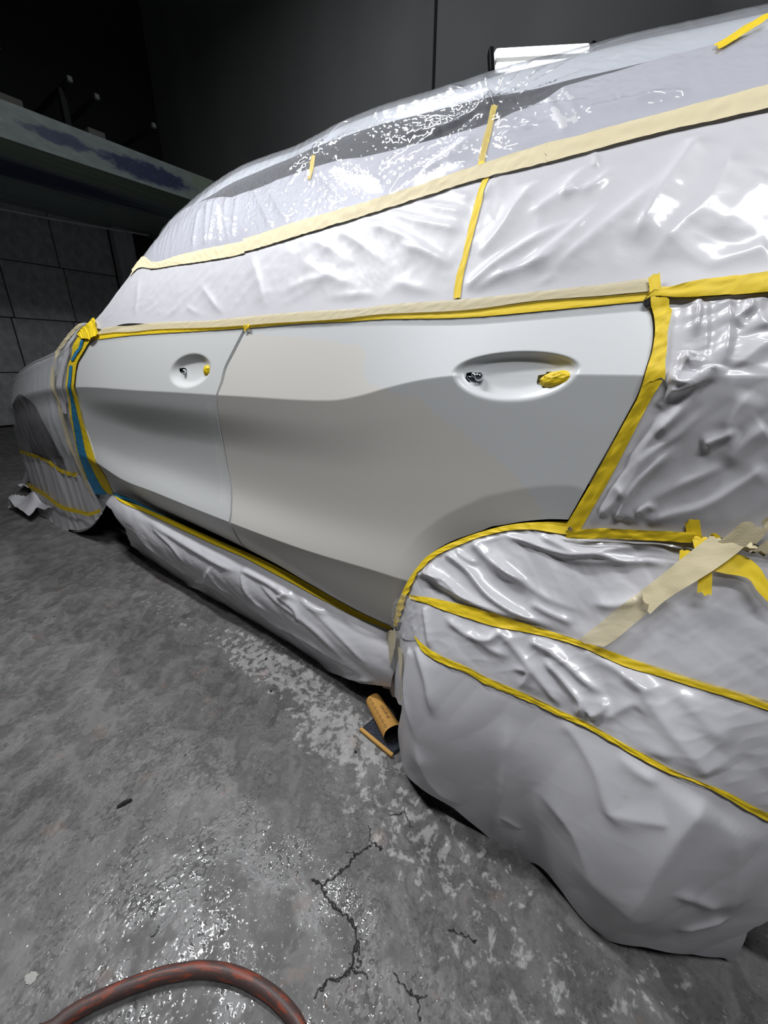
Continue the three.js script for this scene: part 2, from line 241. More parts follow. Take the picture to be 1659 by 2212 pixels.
// primed and painted areas of the doors, with the ragged edges of the sanding
function doorCoat(outline, W, H, draw) {
  const [u0, u1, v0, v1] = bounds(outline), c = document.createElement('canvas'); c.width = W; c.height = H; const x = c.getContext('2d');
  const X = (u) => (u - u0) / (u1 - u0) * W, Y = (v) => (1 - (v - v0) / (v1 - v0)) * H;
  draw(x, X, Y, W, H);
  const t = new THREE.CanvasTexture(c); t.colorSpace = THREE.SRGBColorSpace; t.repeat.set(1 / (u1 - u0), 1 / (v1 - v0)); t.offset.set(-u0 / (u1 - u0), -v0 / (v1 - v0)); t.wrapS = t.wrapT = THREE.ClampToEdgeWrapping; return t;
}
const primerLine = [[-1.067,1.171],[-0.923,1.18],[-0.803,1.19],[-0.705,1.2],[-0.686,1.209],[-0.639,1.211],[-0.621,1.222],[-0.608,1.244],[-0.606,1.273],[-0.596,1.299],[-0.576,1.324],[-0.559,1.331],[-0.499,1.363],[-0.448,1.379],[-0.412,1.414],[-0.364,1.437],[-0.312,1.466],[-0.271,1.484],[-0.244,1.5],[-0.217,1.517],[-0.208,1.525],[-0.194,1.539],[-0.186,1.565],[-0.326,1.66],[-0.53,1.938],[-1.26,1.92],[-1.217,1.414],[-1.167,1.299],[-1.118,1.225]];
const rearCoat = doorCoat(rearDoorLine, 1600, 1100, (x, X, Y, W, H) => {
  x.fillStyle = '#d4d6d7'; x.fillRect(0, 0, W, H);
  const r = rng(5), rag = []; const P = curve(primerLine, 12); P.forEach(([u, v], i) => rag.push([X(u) + 5 * N2(i * 0.21, 3) + 3 * N2(i * 0.7, 8), Y(v) + 5 * N2(i * 0.23, 9) + 3 * N2(i * 0.8, 1)]));
  x.beginPath(); rag.forEach((p, i) => (i ? x.lineTo(...p) : x.moveTo(...p))); x.closePath(); x.fillStyle = '#d8d5cf'; x.fill();
  for (let k = 0; k < 900; k++) { x.strokeStyle = r() < 0.5 ? 'rgba(255,255,255,0.035)' : 'rgba(120,120,118,0.03)'; x.lineWidth = 0.7 + r(); const a = r() * W, b = r() * H, l = 30 + 90 * r(); x.beginPath(); x.moveTo(a, b); x.lineTo(a + l, b + (r() - 0.5) * 6); x.stroke(); }
});
const streaks = [[-1.218,1.37],[-1.244,1.463],[-1.257,1.581],[-1.246,1.707]];
const frontCoat = doorCoat(frontDoorLine, 1600, 700, (x, X, Y, W, H) => {
  x.fillStyle = '#d6d7d6'; x.fillRect(0, 0, W, H);
  const r = rng(6);
  for (let k = 0; k < 7; k++) { x.strokeStyle = 'rgba(238,238,234,' + (0.2 + 0.3 * r()) + ')'; x.lineWidth = 2 + 4 * r(); x.beginPath(); curve(streaks, 8).forEach(([u, v], i) => { const p = [X(u) - 8 * k + 4 * N2(i * 0.2, k), Y(v)]; i ? x.lineTo(...p) : x.moveTo(...p); }); x.stroke(); }
  for (let k = 0; k < 500; k++) { x.strokeStyle = r() < 0.5 ? 'rgba(255,255,255,0.03)' : 'rgba(120,120,118,0.03)'; x.lineWidth = 0.7 + r(); const a = r() * W, b = r() * H, l = 30 + 90 * r(); x.beginPath(); x.moveTo(a, b); x.lineTo(a + l, b + (r() - 0.5) * 5); x.stroke(); }
});
const doorPaint = (map) => new THREE.MeshPhysicalMaterial({ map, roughness: 0.5, clearcoat: 0.35, clearcoatRoughness: 0.22, side: THREE.DoubleSide });
const rearDoor = obj('rear_door', sheet({ sdf: holes(rearDoorLine, [slotR1, slotR2]), box: bounds(rearDoorLine), step: 0.0028, far: 0.3, S: dished(rearLift), rim: (u, v) => (bowlR(u, v) < -0.001 ? 0.002 : 0.016) }), doorPaint(rearCoat), car);
const frontDoor = obj('front_door', sheet({ sdf: holes(frontDoorLine, [slotF1, slotF2]), box: bounds(frontDoorLine), step: 0.0032, far: 0.5, S: dished(frontLift), rim: (u, v) => (bowlF(u, v) < -0.001 ? 0.002 : 0.016) }), doorPaint(frontCoat), car);
// dark pockets behind the slots, the latch levers in them
function pocket(outline, dish, parent) {
  const big = outline, g = sheet({ outline: (() => { const b = bounds(big), m = 0.008; return [[b[0] - m, b[2] - m], [b[1] + m, b[2] - m], [b[1] + m, b[3] + m], [b[0] - m, b[3] + m]]; })(), step: 0.004, S: dished(dish), lift: () => -0.014 });
  return obj('handle_pocket', g, dark, parent);
}
pocket(slotR1, bowlR, rearDoor); pocket(slotR2, bowlR, rearDoor); pocket(slotF1, bowlF, frontDoor); pocket(slotF2, bowlF, frontDoor);
function lever(outline, dish, parent, scale) {
  const b = bounds(outline), u = (b[0] + b[1]) / 2, v = (b[2] + b[3]) / 2, p = doorPoint(dish, u, v, 0);
  const bar = new THREE.LatheGeometry([[0.0001, -0.02], [0.006, -0.016], [0.0085, -0.006], [0.006, 0.006], [0.004, 0.014], [0.0001, 0.018]].map(([x, y]) => new THREE.Vector2(x * scale, y * scale)), 20).rotateZ(1.25).translate(p[0] - 0.002, p[1] - 0.006 * scale, p[2] - 0.004);
  const ball = new THREE.SphereGeometry(0.0085 * scale, 20, 14).translate(p[0] + 0.017 * scale, p[1] - 0.001, p[2] + 0.005);
  const arm = new THREE.CapsuleGeometry(0.004 * scale, 0.016 * scale, 4, 10).rotateZ(0.9).translate(p[0] + 0.009 * scale, p[1] - 0.002, p[2] + 0.0005);
  const l = obj('latch_lever', mergeGeometries([bar, ball, arm].map((g) => g.toNonIndexed())), chrome, parent); l.userData.label = 'chrome latch lever in the handle recess';
}
lever(slotR1, bowlR, rearDoor, 1); lever(slotF1, bowlF, frontDoor, 0.95);
// shell: the whole side, mirrored for the far side, set back behind the doors, open at the wheel arches
const inDoors = (() => { const a = polySdf(rearDoorLine), b = polySdf(frontDoorLine); return (u, v) => Math.min(a(u, v), b(u, v)); })();
const WHEELS = [[-3.42, 0.38, 0.47], [-0.06, 0.36, 0.46]];
function shellHalf() {
  return sheet({
    sdf: (u, v) => { let d = Math.max(-4.6 - u, u - 1.15, v - 1.93, -v); const y = A(u, v)[1]; for (const [x, c, r] of WHEELS) if (v > 1.2) d = Math.max(d, r - Math.hypot(u - x, y - c)); return d; },
    box: [-4.62, 1.17, 0, 1.94], step: 0.02, far: 0.2, lift: (u, v) => (u > -2.8 && u < 0.1 && v > 1.12 ? mix(-0.006, -0.03, smooth(0.03, 0.0, inDoors(u, v))) : -0.006),
  });
}
const half = shellHalf(), other = half.clone().scale(1, 1, -1).translate(0, 0, -1.86);
obj('body_shell', mergeGeometries([half, other]), bodyPaint, car);
obj('underbody', mergeGeometries([box(2.5, 0.1, 1.6, -1.75, 0.27, -0.93), box(0.9, 0.1, 1.1, -3.4, 0.34, -0.93), box(1.6, 0.1, 1.1, 0.3, 0.36, -0.93), box(4.4, 0.32, 0.06, -1.6, 0.22, -1.72)]), dark, car);
const trimLow = [[-1.71,0.661],[-1.562,0.683],[-1.43,0.673],[-1.28,0.66],[-1.157,0.649],[-0.933,0.67],[-0.76,0.67],[-0.556,0.677],[-0.392,0.688],[-0.301,0.687],[-0.22,0.69],[-0.131,0.683],[-0.09,0.68]];
obj('side_window', sheet({ outline: [...curve(trimLow, 3), ...[[-0.01,0.674]], ...[[0.054,1.103],[-0.223,1.097],[-0.773,1.098],[-1.683,1.074],[-1.908,0.927],[-1.779,0.819]]], step: 0.012, lift: () => -0.002 }), darkGlass, car);
function wheel(x, y, z) {
  const w = new THREE.Group(); w.name = 'wheel'; w.position.set(x, y, z); car.add(w);
  const prof = [[0.25, -0.11], [0.3, -0.125], [0.35, -0.115], [0.368, -0.09], [0.37, 0], [0.368, 0.09], [0.35, 0.115], [0.3, 0.125], [0.25, 0.11]].map(([r, h]) => new THREE.Vector2(r, h));
  obj('tyre', new THREE.LatheGeometry(prof, 48).rotateX(Math.PI / 2), rubber, w);
  const spokes = [new THREE.TorusGeometry(0.245, 0.012, 8, 48).translate(0, 0, 0.1), new THREE.CylinderGeometry(0.05, 0.06, 0.06, 20).rotateX(Math.PI / 2).translate(0, 0, 0.07), new THREE.CylinderGeometry(0.245, 0.245, 0.02, 40).rotateX(Math.PI / 2).translate(0, 0, -0.02)];
  for (let k = 0; k < 5; k++) spokes.push(new THREE.BoxGeometry(0.045, 0.22, 0.03).translate(0, 0.13, 0.075).rotateZ(k * 2 * Math.PI / 5));
  obj('rim', mergeGeometries(spokes), phys({ color: '#3a3d42', roughness: 0.4, metalness: 0.6 }), w);
}
for (const [x, y] of WHEELS) { wheel(x, 0.37, -0.17); wheel(x, 0.37, -1.69); }
// ---------- masking film ----------
const GF = 'masking film sheets on the car';
function filmSheet(label, o, mat) { return tag(obj('masking_film', sheet(o), mat), label, 'masking film'); }
// windows: the white film under the upper tape
const beltTop = [[-2.394,0.804],[-2.114,1.059],[-1.621,1.122],[-1.152,1.128],[-0.844,1.129],[-0.639,1.131],[-0.39,1.121],[-0.252,1.121],[-0.082,1.119],[-0.023,1.126],[0.059,1.13]];
const upTape = [[-2.06,0.642],[-1.778,0.904],[-1.525,0.941],[-1.17,0.939],[-0.836,0.941],[-0.651,0.917],[-0.43,0.886],[-0.219,0.861],[-0.058,0.846],[0.011,0.842]];
const W1 = folds([
  [[[-0.989,0.923],[-0.817,0.986],[-0.672,1.047]], 0.010, 0.022, 0.3, 0.5], [[[-0.861,0.924],[-0.708,0.987],[-0.575,1.059]], 0.011, 0.020, 0.2, 0.5], [[[-0.745,0.932],[-0.588,0.985],[-0.454,1.045]], 0.010, 0.018, 0.2, 0.5],
  [[[-0.663,0.921],[-0.546,0.965],[-0.416,0.997]], 0.009, 0.014, 0.2, 0.2], [[[-0.588,0.913],[-0.496,0.945],[-0.416,0.964]], 0.007, 0.011, 0.2, 0.2], [[[-0.499,0.901],[-0.448,0.927],[-0.418,0.937]], 0.006, 0.009], [[[-0.579,1.009],[-0.489,1.034],[-0.422,1.063]], 0.009, 0.016, 0.3, 0.3],
  [[[-0.954,1.086],[-0.853,1.063],[-0.726,1.058]], 0.008, 0.020, 0.4, 0.4], [[[-0.912,1.006],[-0.756,1.06],[-0.627,1.096]], 0.007, 0.022, 0.4, 0.4], [[[-1.39,1.017],[-1.277,1.074],[-1.174,1.128]], 0.008, 0.016, 0.4, 0.2], [[[-1.447,1.078],[-1.31,1.116],[-1.198,1.129]], 0.008, 0.010, 0.3, 0.3],
  [[[-1.138,0.957],[-1.058,1.033],[-0.976,1.126]], 0.006, 0.030, 0.3, 0.3], [[[-1.89,0.892],[-1.834,0.998],[-1.817,1.11]], 0.006, 0.020, 0.3, 0.3], [[[-0.769,1.107],[-0.68,1.103],[-0.584,1.107]], 0.006, 0.014, 0.3, 0.3], [[[-0.584,1.072],[-0.503,1.097],[-0.433,1.112]], 0.007, 0.020, 0.4, 0.3], [[[-1.62,1.124],[-1.504,1.088],[-1.469,1.038]], 0.007, 0.012, 0.2, 0.4],
  [[[-0.392,1.113],[-0.348,1.068],[-0.25,1.018],[-0.179,1.005]], 0.014, 0.020, 0.1, 0.5, 0.4], [[[-0.381,1.118],[-0.324,1.086],[-0.246,1.064],[-0.203,1.024]], 0.013, 0.018, 0.1, 0.4, 0.4], [[[-0.381,1.049],[-0.347,1.004],[-0.324,0.957],[-0.285,0.912]], 0.012, 0.024, 0.2, 0.3], [[[-0.291,1.082],[-0.211,1.023],[-0.166,0.968]], 0.012, 0.026, 0.3, 0.4, 0.4],
  [[[-0.239,1.096],[-0.166,1.029],[-0.111,0.977],[-0.094,0.941]], 0.013, 0.030, 0.3, 0.3, 0.5], [[[-0.118,1.066],[-0.103,1.017],[-0.089,0.966],[-0.057,0.883]], 0.015, 0.034, 0.2, 0.1, 0.5], [[[-0.095,1.113],[-0.061,1.045],[-0.026,0.993],[-0.015,0.901]], 0.011, 0.036, 0.3, 0.2, 0.5], [[[-0.226,0.957],[-0.192,0.947],[-0.17,0.917]], 0.010, 0.014, 0.4, 0.4], [[[-0.308,0.985],[-0.257,0.96],[-0.203,0.898]], 0.010, 0.022, 0.3, 0.3],
  [[[-0.257,1.118],[-0.237,1.104],[-0.216,1.094]], 0.012, 0.010, 0.1, 0.5], [[[-0.39,0.92],[-0.369,0.895],[-0.345,0.881]], 0.008, 0.012], [[[-0.402,0.946],[-0.393,0.91],[-0.381,0.886]], 0.007, 0.010, 0.3, 0.1], [[[-0.213,0.885],[-0.202,0.902],[-0.202,0.92]], 0.008, 0.007, 0.1, 0.3], [[[-0.251,0.953],[-0.231,0.955],[-0.227,0.941]], 0.009, 0.008],
  [[[-0.019,1.115],[0.014,1.098],[0.051,1.082]], 0.005, 0.02, 0.3, 0.1], [[[-0.012,1.067],[0.009,1.013],[0.032,0.974]], 0.006, 0.04, 0.3, 0.1],
]);
const beltEdge = lineDist(beltTop), upEdge = lineDist(upTape);
const windowLift = (u, v) => {
  const e = smooth(0, 0.035, beltEdge(u, v)[0] - 0.006), t = smooth(0.01, 0.05, upEdge(u, v)[0]), r = smooth(-0.7, -0.35, u);
  return 0.003 + e * (0.25 + 0.75 * t) * (0.55 * W1(u, v) + mix(0.0016 * grain(u, v, -0.55, 0.30, 0.085, 3), 0.001 * grain(u, v, 0.75, 0.4, 0.12, 5), r) + mix(0.0006, 0.0002, r) * grain(u, v, mix(-0.3, 0.5, r), 0.09, 0.03, 9)) + 0.0003 * e * N2(u * 25, v * 25);
};
const seam = [[-0.409,0.882],[-0.411,1.014],[-0.4,1.12]];
const sheetW1 = filmSheet('white masking film over the front window between the pale upper tape and the belt tape', { outline: [...[[-2.07,0.624],[-2.198,0.691],[-2.293,0.748],[-2.394,0.804]], ...[[-2.109,1.08],[-1.617,1.128],[-1.15,1.133],[-0.842,1.133],[-0.638,1.134],[-0.388,1.126]], ...[...seam].reverse(), ...[[-0.405,0.894],[-0.65,0.92],[-0.835,0.945],[-1.168,0.944],[-1.522,0.946],[-1.774,0.911]]], step: 0.0055, far: 0.8, lift: windowLift }, film);
const sheetW2 = filmSheet('white masking film with long slanting folds over the rear side window', { outline: [...seam, ...[[-0.388,1.126],[-0.251,1.125],[-0.08,1.128],[-0.064,1.146],[-0.019,1.148],[0.062,1.145]], [0.45, 1.19], [0.45, 0.78], ...[[0.011,0.842],[-0.058,0.846],[-0.219,0.861],[-0.409,0.882]]], step: 0.0045, far: 0.4, lift: windowLift }, film);
// the white film that ends higher up, beneath the clear film
const innerTop = [[-1.82,0.606],[-1.649,0.681],[-1.364,0.752],[-1.129,0.739],[-1.001,0.754],[-0.888,0.762],[-0.781,0.776],[-0.651,0.777],[-0.54,0.775],[-0.474,0.774],[-0.427,0.766],[-0.391,0.752],[-0.356,0.744],[-0.332,0.733],[-0.308,0.709],[-0.224,0.706],[-0.147,0.692],[-0.089,0.685],[-0.01,0.674]];
const innerFolds = folds([[[[-0.921,0.766],[-0.721,0.847],[-0.647,0.892]], 0.008, 0.03], [[[-0.601,0.878],[-0.523,0.829],[-0.446,0.802]], 0.008, 0.03], [[[-0.333,0.732],[-0.29,0.796],[-0.262,0.844]], 0.006, 0.010, 0.1, 0.3], [[[-0.308,0.709],[-0.269,0.782],[-0.247,0.838]], 0.004, 0.010, 0.1, 0.3], [[[-1.465,0.731],[-1.337,0.871],[-1.319,0.944]], 0.005, 0.02]]);
const innerLift = (u, v) => 0.002 + innerFolds(u, v) + 0.0015 * grain(u, v, 0.1, 0.3, 0.1, 2);
filmSheet('white masking film above the pale tape, ending in a curved edge beneath the clear sheet', { outline: [...innerTop, [0.45, 0.62], [0.45, 0.78], ...[[0.012,0.845],[-0.057,0.85],[-0.218,0.865],[-0.428,0.891],[-0.649,0.923],[-0.835,0.945],[-1.168,0.944],[-1.522,0.946],[-1.774,0.911],[-2.053,0.65],[-1.987,0.674],[-1.871,0.703]]], step: 0.007, far: 0.8, lift: innerLift }, film);
// the clear sheet from the tape over the roof
const star = (c, n, h, w, len, seed) => { const r = rng(seed), L = []; for (let k = 0; k < n; k++) { const a = k / n * 2 * Math.PI + r() * 0.4, l = len * (0.4 + 0.8 * r()); L.push([[c, [c[0] + Math.cos(a) * l * 0.5 + 0.01 * (r() - 0.5), c[1] + Math.sin(a) * l * 0.4], [c[0] + Math.cos(a) * l, c[1] + Math.sin(a) * l * 0.8]], h * (0.5 + r()), w * (0.6 + 0.8 * r()), 0.02, 0.5]); } return L; };
const knots = [...[[-0.448,0.739],[-0.977,0.702],[-1.078,0.691]]];
const clearFolds = folds([
  ...star(knots[0], 17, 0.007, 0.010, 0.30, 3), ...star(knots[1], 10, 0.006, 0.010, 0.2, 4),
  ...[[452, 430, 448, 540], [470, 425, 458, 530], [490, 420, 485, 520], [505, 415, 510, 530], [530, 400, 560, 500], [560, 390, 600, 480], [590, 400, 640, 490]].map(([a, b, c, d]) => a), 
].filter((x) => Array.isArray(x)).concat([
  [[[-1.53,0.704],[-1.454,0.822],[-1.392,0.929]], 0.009, 0.010, 0.2, 0.1], [[[-1.468,0.721],[-1.414,0.829],[-1.382,0.923]], 0.009, 0.009, 0.2, 0.1], [[[-1.395,0.731],[-1.339,0.825],[-1.253,0.923]], 0.008, 0.010, 0.2, 0.1], [[[-1.322,0.737],[-1.28,0.834],[-1.243,0.917]], 0.007, 0.010, 0.2, 0.1], [[[-1.27,0.721],[-1.14,0.828],[-1.055,0.909]], 0.008, 0.012, 0.2, 0.1], [[[-1.199,0.718],[-1.075,0.832],[-0.988,0.905]], 0.007, 0.012, 0.2, 0.1], [[[-1.561,0.736],[-1.514,0.84],[-1.474,0.926]], 0.007, 0.012, 0.2, 0.1],
  [[[-0.964,0.722],[-0.799,0.808],[-0.671,0.866]], 0.009, 0.012], [[[-0.977,0.764],[-0.845,0.848],[-0.785,0.893]], 0.009, 0.014], [[[-0.653,0.912],[-0.619,0.864],[-0.544,0.836]], 0.010, 0.012], [[[-0.58,0.866],[-0.519,0.841],[-0.444,0.839]], 0.009, 0.010], [[[-0.681,0.742],[-0.548,0.759],[-0.455,0.742]], 0.009, 0.010, 0.3, 0.05], [[[-0.773,0.734],[-0.621,0.758],[-0.502,0.76]], 0.009, 0.012],
  [[[-0.414,0.808],[-0.366,0.807],[-0.314,0.8]], 0.009, 0.010], [[[-0.397,0.832],[-0.329,0.841],[-0.245,0.848]], 0.009, 0.012], [[[-0.4,0.755],[-0.306,0.764],[-0.222,0.78]], 0.007, 0.012], [[[-0.18,0.806],[-0.135,0.793],[-0.083,0.799]], 0.007, 0.010], [[[-0.266,0.793],[-0.19,0.794],[-0.11,0.785]], 0.007, 0.016],
]));
const crinkleZone = (u, v) => smooth(-1.75, -1.35, u) * mix(1, 0.35, smooth(-0.35, -0.05, u)) * smooth(0.60, 0.72, v);
const clearLift = (u, v) => {
  const t = smooth(0.0, 0.05, upEdge(u, v)[0] - 0.01), z = crinkleZone(u, v), roof = smooth(0.52, 0.66, v);
  return 0.0045 + t * roof * (0.9 * clearFolds(u, v) + z * (0.0030 * grain(u, v, 0.35 + 0.6 * N2(u * 3, v * 3), 0.085, 0.035, 1) + 0.0018 * grain(u, v, -0.5, 0.03, 0.02, 6) + 0.0012 * grain(u, v, 1.1, 0.022, 0.009, 4)) + (1 - z) * 0.002 * grain(u, v, 1.25, 0.25, 0.05, 8)) + (1 - roof) * 0.0012 * grain(u, v, 0.02, 0.8, 0.05, 7);
};
tag(obj('clear_film', sheet({ outline: [[-1.7, 0], [-1.95, 0.3], ...[[-1.859,0.699],[-1.975,0.708],[-2.06,0.636],[-1.777,0.906],[-1.525,0.941],[-1.17,0.939],[-0.836,0.941],[-0.651,0.917],[-0.43,0.886],[-0.219,0.861],[-0.058,0.846],[0.011,0.842]], [0.45, 0.78], [0.45, 0]], step: 0.0042, far: 0.5, lift: clearLift }), clear), 'clear crinkled plastic sheet pulled over the roof and taped along the windows', 'plastic sheet');
// rear fender
const F1 = folds([
  [[[-0.012,1.156],[-0.008,1.199],[-0.005,1.253]], 0.014, 0.008, 0.02, 0.4], [[[-0.003,1.158],[0.008,1.26],[0.014,1.356]], 0.008, 0.010, 0.05, 0.4], [[[0.022,1.158],[0.031,1.238],[0.035,1.33]], 0.016, 0.014, 0.05, 0.3, 0.4], [[[0.045,1.157],[0.048,1.182],[0.039,1.204],[0.045,1.233]], 0.012, 0.008, 0.1, 0.3], [[[0.055,1.157],[0.061,1.206],[0.074,1.24]], 0.01, 0.02, 0.05, 0.2],
  [[[-0.031,1.357],[-0.012,1.331],[-0.009,1.285]], 0.020, 0.010, 0.1, 0.1, 0.5], [[[-0.027,1.345],[-0.001,1.35],[0.027,1.324]], 0.020, 0.010, 0.1, 0.2, 0.4], [[[-0.014,1.295],[-0.003,1.319],[0.003,1.301]], 0.014, 0.008], [[[-0.024,1.364],[-0.007,1.363],[0.021,1.344],[0.029,1.318]], 0.018, 0.012, 0.1, 0.2],
  [[[-0.033,1.391],[-0.022,1.371],[0.004,1.33]], 0.010, 0.012, 0.1, 0.3], [[[-0.028,1.428],[-0.01,1.403],[0.022,1.349]], 0.012, 0.016, 0.2, 0.3, 0.5], [[[-0.059,1.474],[-0.023,1.422],[0.021,1.369]], 0.010, 0.016, 0.2, 0.4], [[[-0.083,1.54],[-0.049,1.473],[0.001,1.426],[0.038,1.375]], 0.014, 0.018, 0.05, 0.3, 0.4], [[[-0.053,1.542],[-0.037,1.495],[-0.004,1.45],[0.016,1.437]], 0.015, 0.014, 0.05, 0.3, 0.4],
  [[[-0.094,1.555],[-0.059,1.517],[-0.032,1.465],[-0,1.444]], 0.010, 0.014, 0.05, 0.4], [[[-0.038,1.548],[-0.014,1.51],[0.037,1.474],[0.084,1.447]], 0.014, 0.026, 0.1, 0.3, 0.5], [[[-0.012,1.544],[0.015,1.524],[0.058,1.505],[0.092,1.473],[0.114,1.449]], 0.012, 0.022, 0.1, 0.1, 0.5], [[[0.032,1.435],[0.055,1.422],[0.074,1.414]], 0.016, 0.016, 0.2, 0.3, 0.4], 
  [[[0.066,1.46],[0.079,1.431],[0.101,1.407]], 0.012, 0.03, 0.3, 0.1], [[[0.045,1.33],[0.061,1.296],[0.076,1.263]], 0.012, 0.04, 0.3, 0.1], [[[0.055,1.422],[0.062,1.386],[0.07,1.361]], 0.010, 0.03, 0.3, 0.3], [[[-0.082,1.508],[-0.063,1.499],[-0.047,1.512]], 0.010, 0.010], [[[-0.028,1.531],[-0.012,1.516],[0.002,1.52]], 0.010, 0.008],
], 0.6, 0.72);
const doorTapeEdge = lineDist([[-0.047,1.155],[-0.037,1.233],[-0.033,1.315],[-0.039,1.375],[-0.053,1.424],[-0.066,1.467],[-0.101,1.558]]), lowTape = lineDist([[-0.108,1.565],[-0.063,1.556],[-0.004,1.548],[0.046,1.542],[0.141,1.531]]);
const fenderLift = (u, v) => { const e = smooth(0, 0.025, doorTapeEdge(u, v)[0]) * smooth(0, 0.02, lowTape(u, v)[0]); return 0.003 + e * (F1(u, v) + 0.005 * crumple(u, v, -0.8, 0.50, 0.17, 4) + 0.0005 * grain(u, v, -0.9, 0.11, 0.04, 7)) + e * 0.0003 * N2(u * 30, v * 30); };
filmSheet('glossy crumpled masking film over the rear fender behind the door', { outline: [...[[-0.071,1.148],[-0.047,1.155],[0.064,1.155]], [0.45, 1.155], [0.45, 1.75], ...[[0.145,1.543],[0.047,1.548],[-0.061,1.562],[-0.121,1.568],[-0.117,1.559],[-0.085,1.496],[-0.06,1.425],[-0.046,1.371],[-0.041,1.307],[-0.048,1.207]]], step: 0.003, far: 0, lift: fenderLift }, filmGloss);
// rear wheel: three sheets, one below the other
const band1 = [[-0.422,0.511],[-0.356,0.535],[-0.275,0.543],[-0.215,0.541],[-0.135,0.546],[-0.058,0.55],[0.009,0.555],[0.086,0.563],[0.19,0.555]], band2 = [[-0.372,0.45],[-0.33,0.445],[-0.246,0.444],[-0.192,0.434],[-0.076,0.427],[-0.023,0.437],[0.033,0.443],[0.081,0.446],[0.152,0.434],[0.226,0.395]];
const W3 = folds([
  [[[-0.317,0.679],[-0.266,0.65],[-0.212,0.628],[-0.165,0.621]], 0.020, 0.020, 0.05, 0.3, 0.5], [[[-0.36,0.635],[-0.296,0.616],[-0.235,0.58],[-0.149,0.56],[-0.066,0.555]], 0.022, 0.016, 0.05, 0.3, 0.4], [[[-0.407,0.584],[-0.301,0.566],[-0.2,0.555],[-0.137,0.559]], 0.020, 0.014, 0.05, 0.2, 0.4], [[[-0.417,0.564],[-0.342,0.584],[-0.278,0.56]], 0.016, 0.012, 0.05, 0.3], [[[-0.25,0.698],[-0.183,0.69],[-0.122,0.685],[-0.062,0.698],[-0.011,0.695]], 0.020, 0.012, 0.05, 0.2, 0.4],
  [[[-0.18,0.711],[-0.101,0.696],[-0.011,0.726],[0.053,0.731]], 0.014, 0.016, 0.1, 0.2, 0.5], [[[-0.136,0.672],[-0.06,0.687],[0.007,0.706],[0.051,0.71]], 0.012, 0.012, 0.2, 0.3], [[[-0.266,0.65],[-0.136,0.605],[-0.047,0.601]], 0.016, 0.03, 0.2, 0.4, 0.5], [[[-0.166,0.589],[-0.112,0.579],[-0.071,0.576]], 0.014, 0.016, 0.2, 0.3], [[[-0.302,0.669],[-0.265,0.681],[-0.24,0.696]], 0.010, 0.010, 0.1, 0.1], [[[-0.391,0.605],[-0.369,0.584],[-0.334,0.578]], 0.010, 0.007, 0.05, 0.3], [[[-0.336,0.653],[-0.314,0.638],[-0.27,0.63]], 0.010, 0.008, 0.05, 0.3], [[[-0.066,0.618],[-0.023,0.626],[0.019,0.655]], 0.012, 0.02],
], 0.65, 0.8);
const W4 = folds([
  [[[-0.37,0.517],[-0.337,0.467],[-0.332,0.431]], 0.014, 0.012, 0.05, 0.3], [[[-0.318,0.521],[-0.26,0.505],[-0.214,0.509],[-0.204,0.537]], 0.014, 0.014, 0.2, 0.2], [[[-0.262,0.513],[-0.21,0.493],[-0.165,0.489]], 0.012, 0.018, 0.3, 0.3], [[[-0.212,0.535],[-0.149,0.494],[-0.099,0.46],[-0.052,0.434]], 0.016, 0.022, 0.1, 0.2, 0.5], [[[-0.149,0.527],[-0.088,0.515],[-0.027,0.497],[0,0.506]], 0.018, 0.020, 0.1, 0.3, 0.4], [[[-0.118,0.504],[-0.062,0.478],[-0.034,0.462],[-0.04,0.434]], 0.018, 0.014, 0.2, 0.1, 0.4],
  [[[-0.055,0.544],[-0.001,0.541],[0.035,0.532],[0.072,0.536]], 0.016, 0.022, 0.1, 0.3, 0.5], [[[-0.169,0.47],[-0.136,0.472],[-0.144,0.434]], 0.010, 0.010], [[[-0.016,0.451],[0,0.477],[-0.004,0.496]], 0.014, 0.012, 0.05, 0.3], [[[0.017,0.55],[0.066,0.509],[0.122,0.467],[0.143,0.446]], 0.014, 0.04, 0.1, 0.1, 0.5], [[[-0.001,0.454],[0.035,0.505],[0.063,0.495]], 0.012, 0.02], [[[0.068,0.554],[0.11,0.526],[0.162,0.489]], 0.010, 0.04], [[[0.058,0.437],[0.072,0.456],[0.096,0.458]], 0.008, 0.012],
], 0.62, 0.75);
const W5 = folds([
  [[[-0.364,0.437],[-0.32,0.387],[-0.288,0.309]], 0.012, 0.02, 0.05, 0.4], [[[-0.385,0.417],[-0.376,0.311],[-0.332,0.224]], 0.010, 0.012, 0.05, 0.4], [[[-0.151,0.385],[-0.136,0.21],[-0.156,0.014]], 0.012, 0.05, 0.2, 0.3], [[[-0.065,0.421],[0.008,0.382],[0.048,0.336],[0.103,0.373]], 0.006, 0.03, 0.1, 0.4], [[[0.026,0.429],[0.061,0.425],[0.092,0.422]], 0.008, 0.02], [[[0.028,0.328],[0.07,0.356],[0.108,0.376]], 0.005, 0.02, 0.3, 0.1, 0.4],
  [[[0.148,0.426],[0.128,0.386],[0.111,0.307],[0.093,0.078]], 0.020, 0.06, 0.1, 0.3, 0.6], [[[0.131,0.265],[0.172,0.237],[0.209,0.208]], 0.008, 0.012], [[[-0.14,0.128],[-0.12,0.119],[-0.09,0.107]], 0.004, 0.008], [[[-0.332,0.224],[-0.293,0.136],[-0.217,0.088]], 0.012, 0.04], [[[-0.085,0.248],[0.005,0.24],[0.064,0.125]], 0.012, 0.07], [[[0.165,0.422],[0.2,0.319],[0.225,0.165]], 0.014, 0.05],
  [[[0.163,0.135],[0.201,0.159],[0.231,0.18]], 0.008, 0.012],
], 0.8, 0.9);
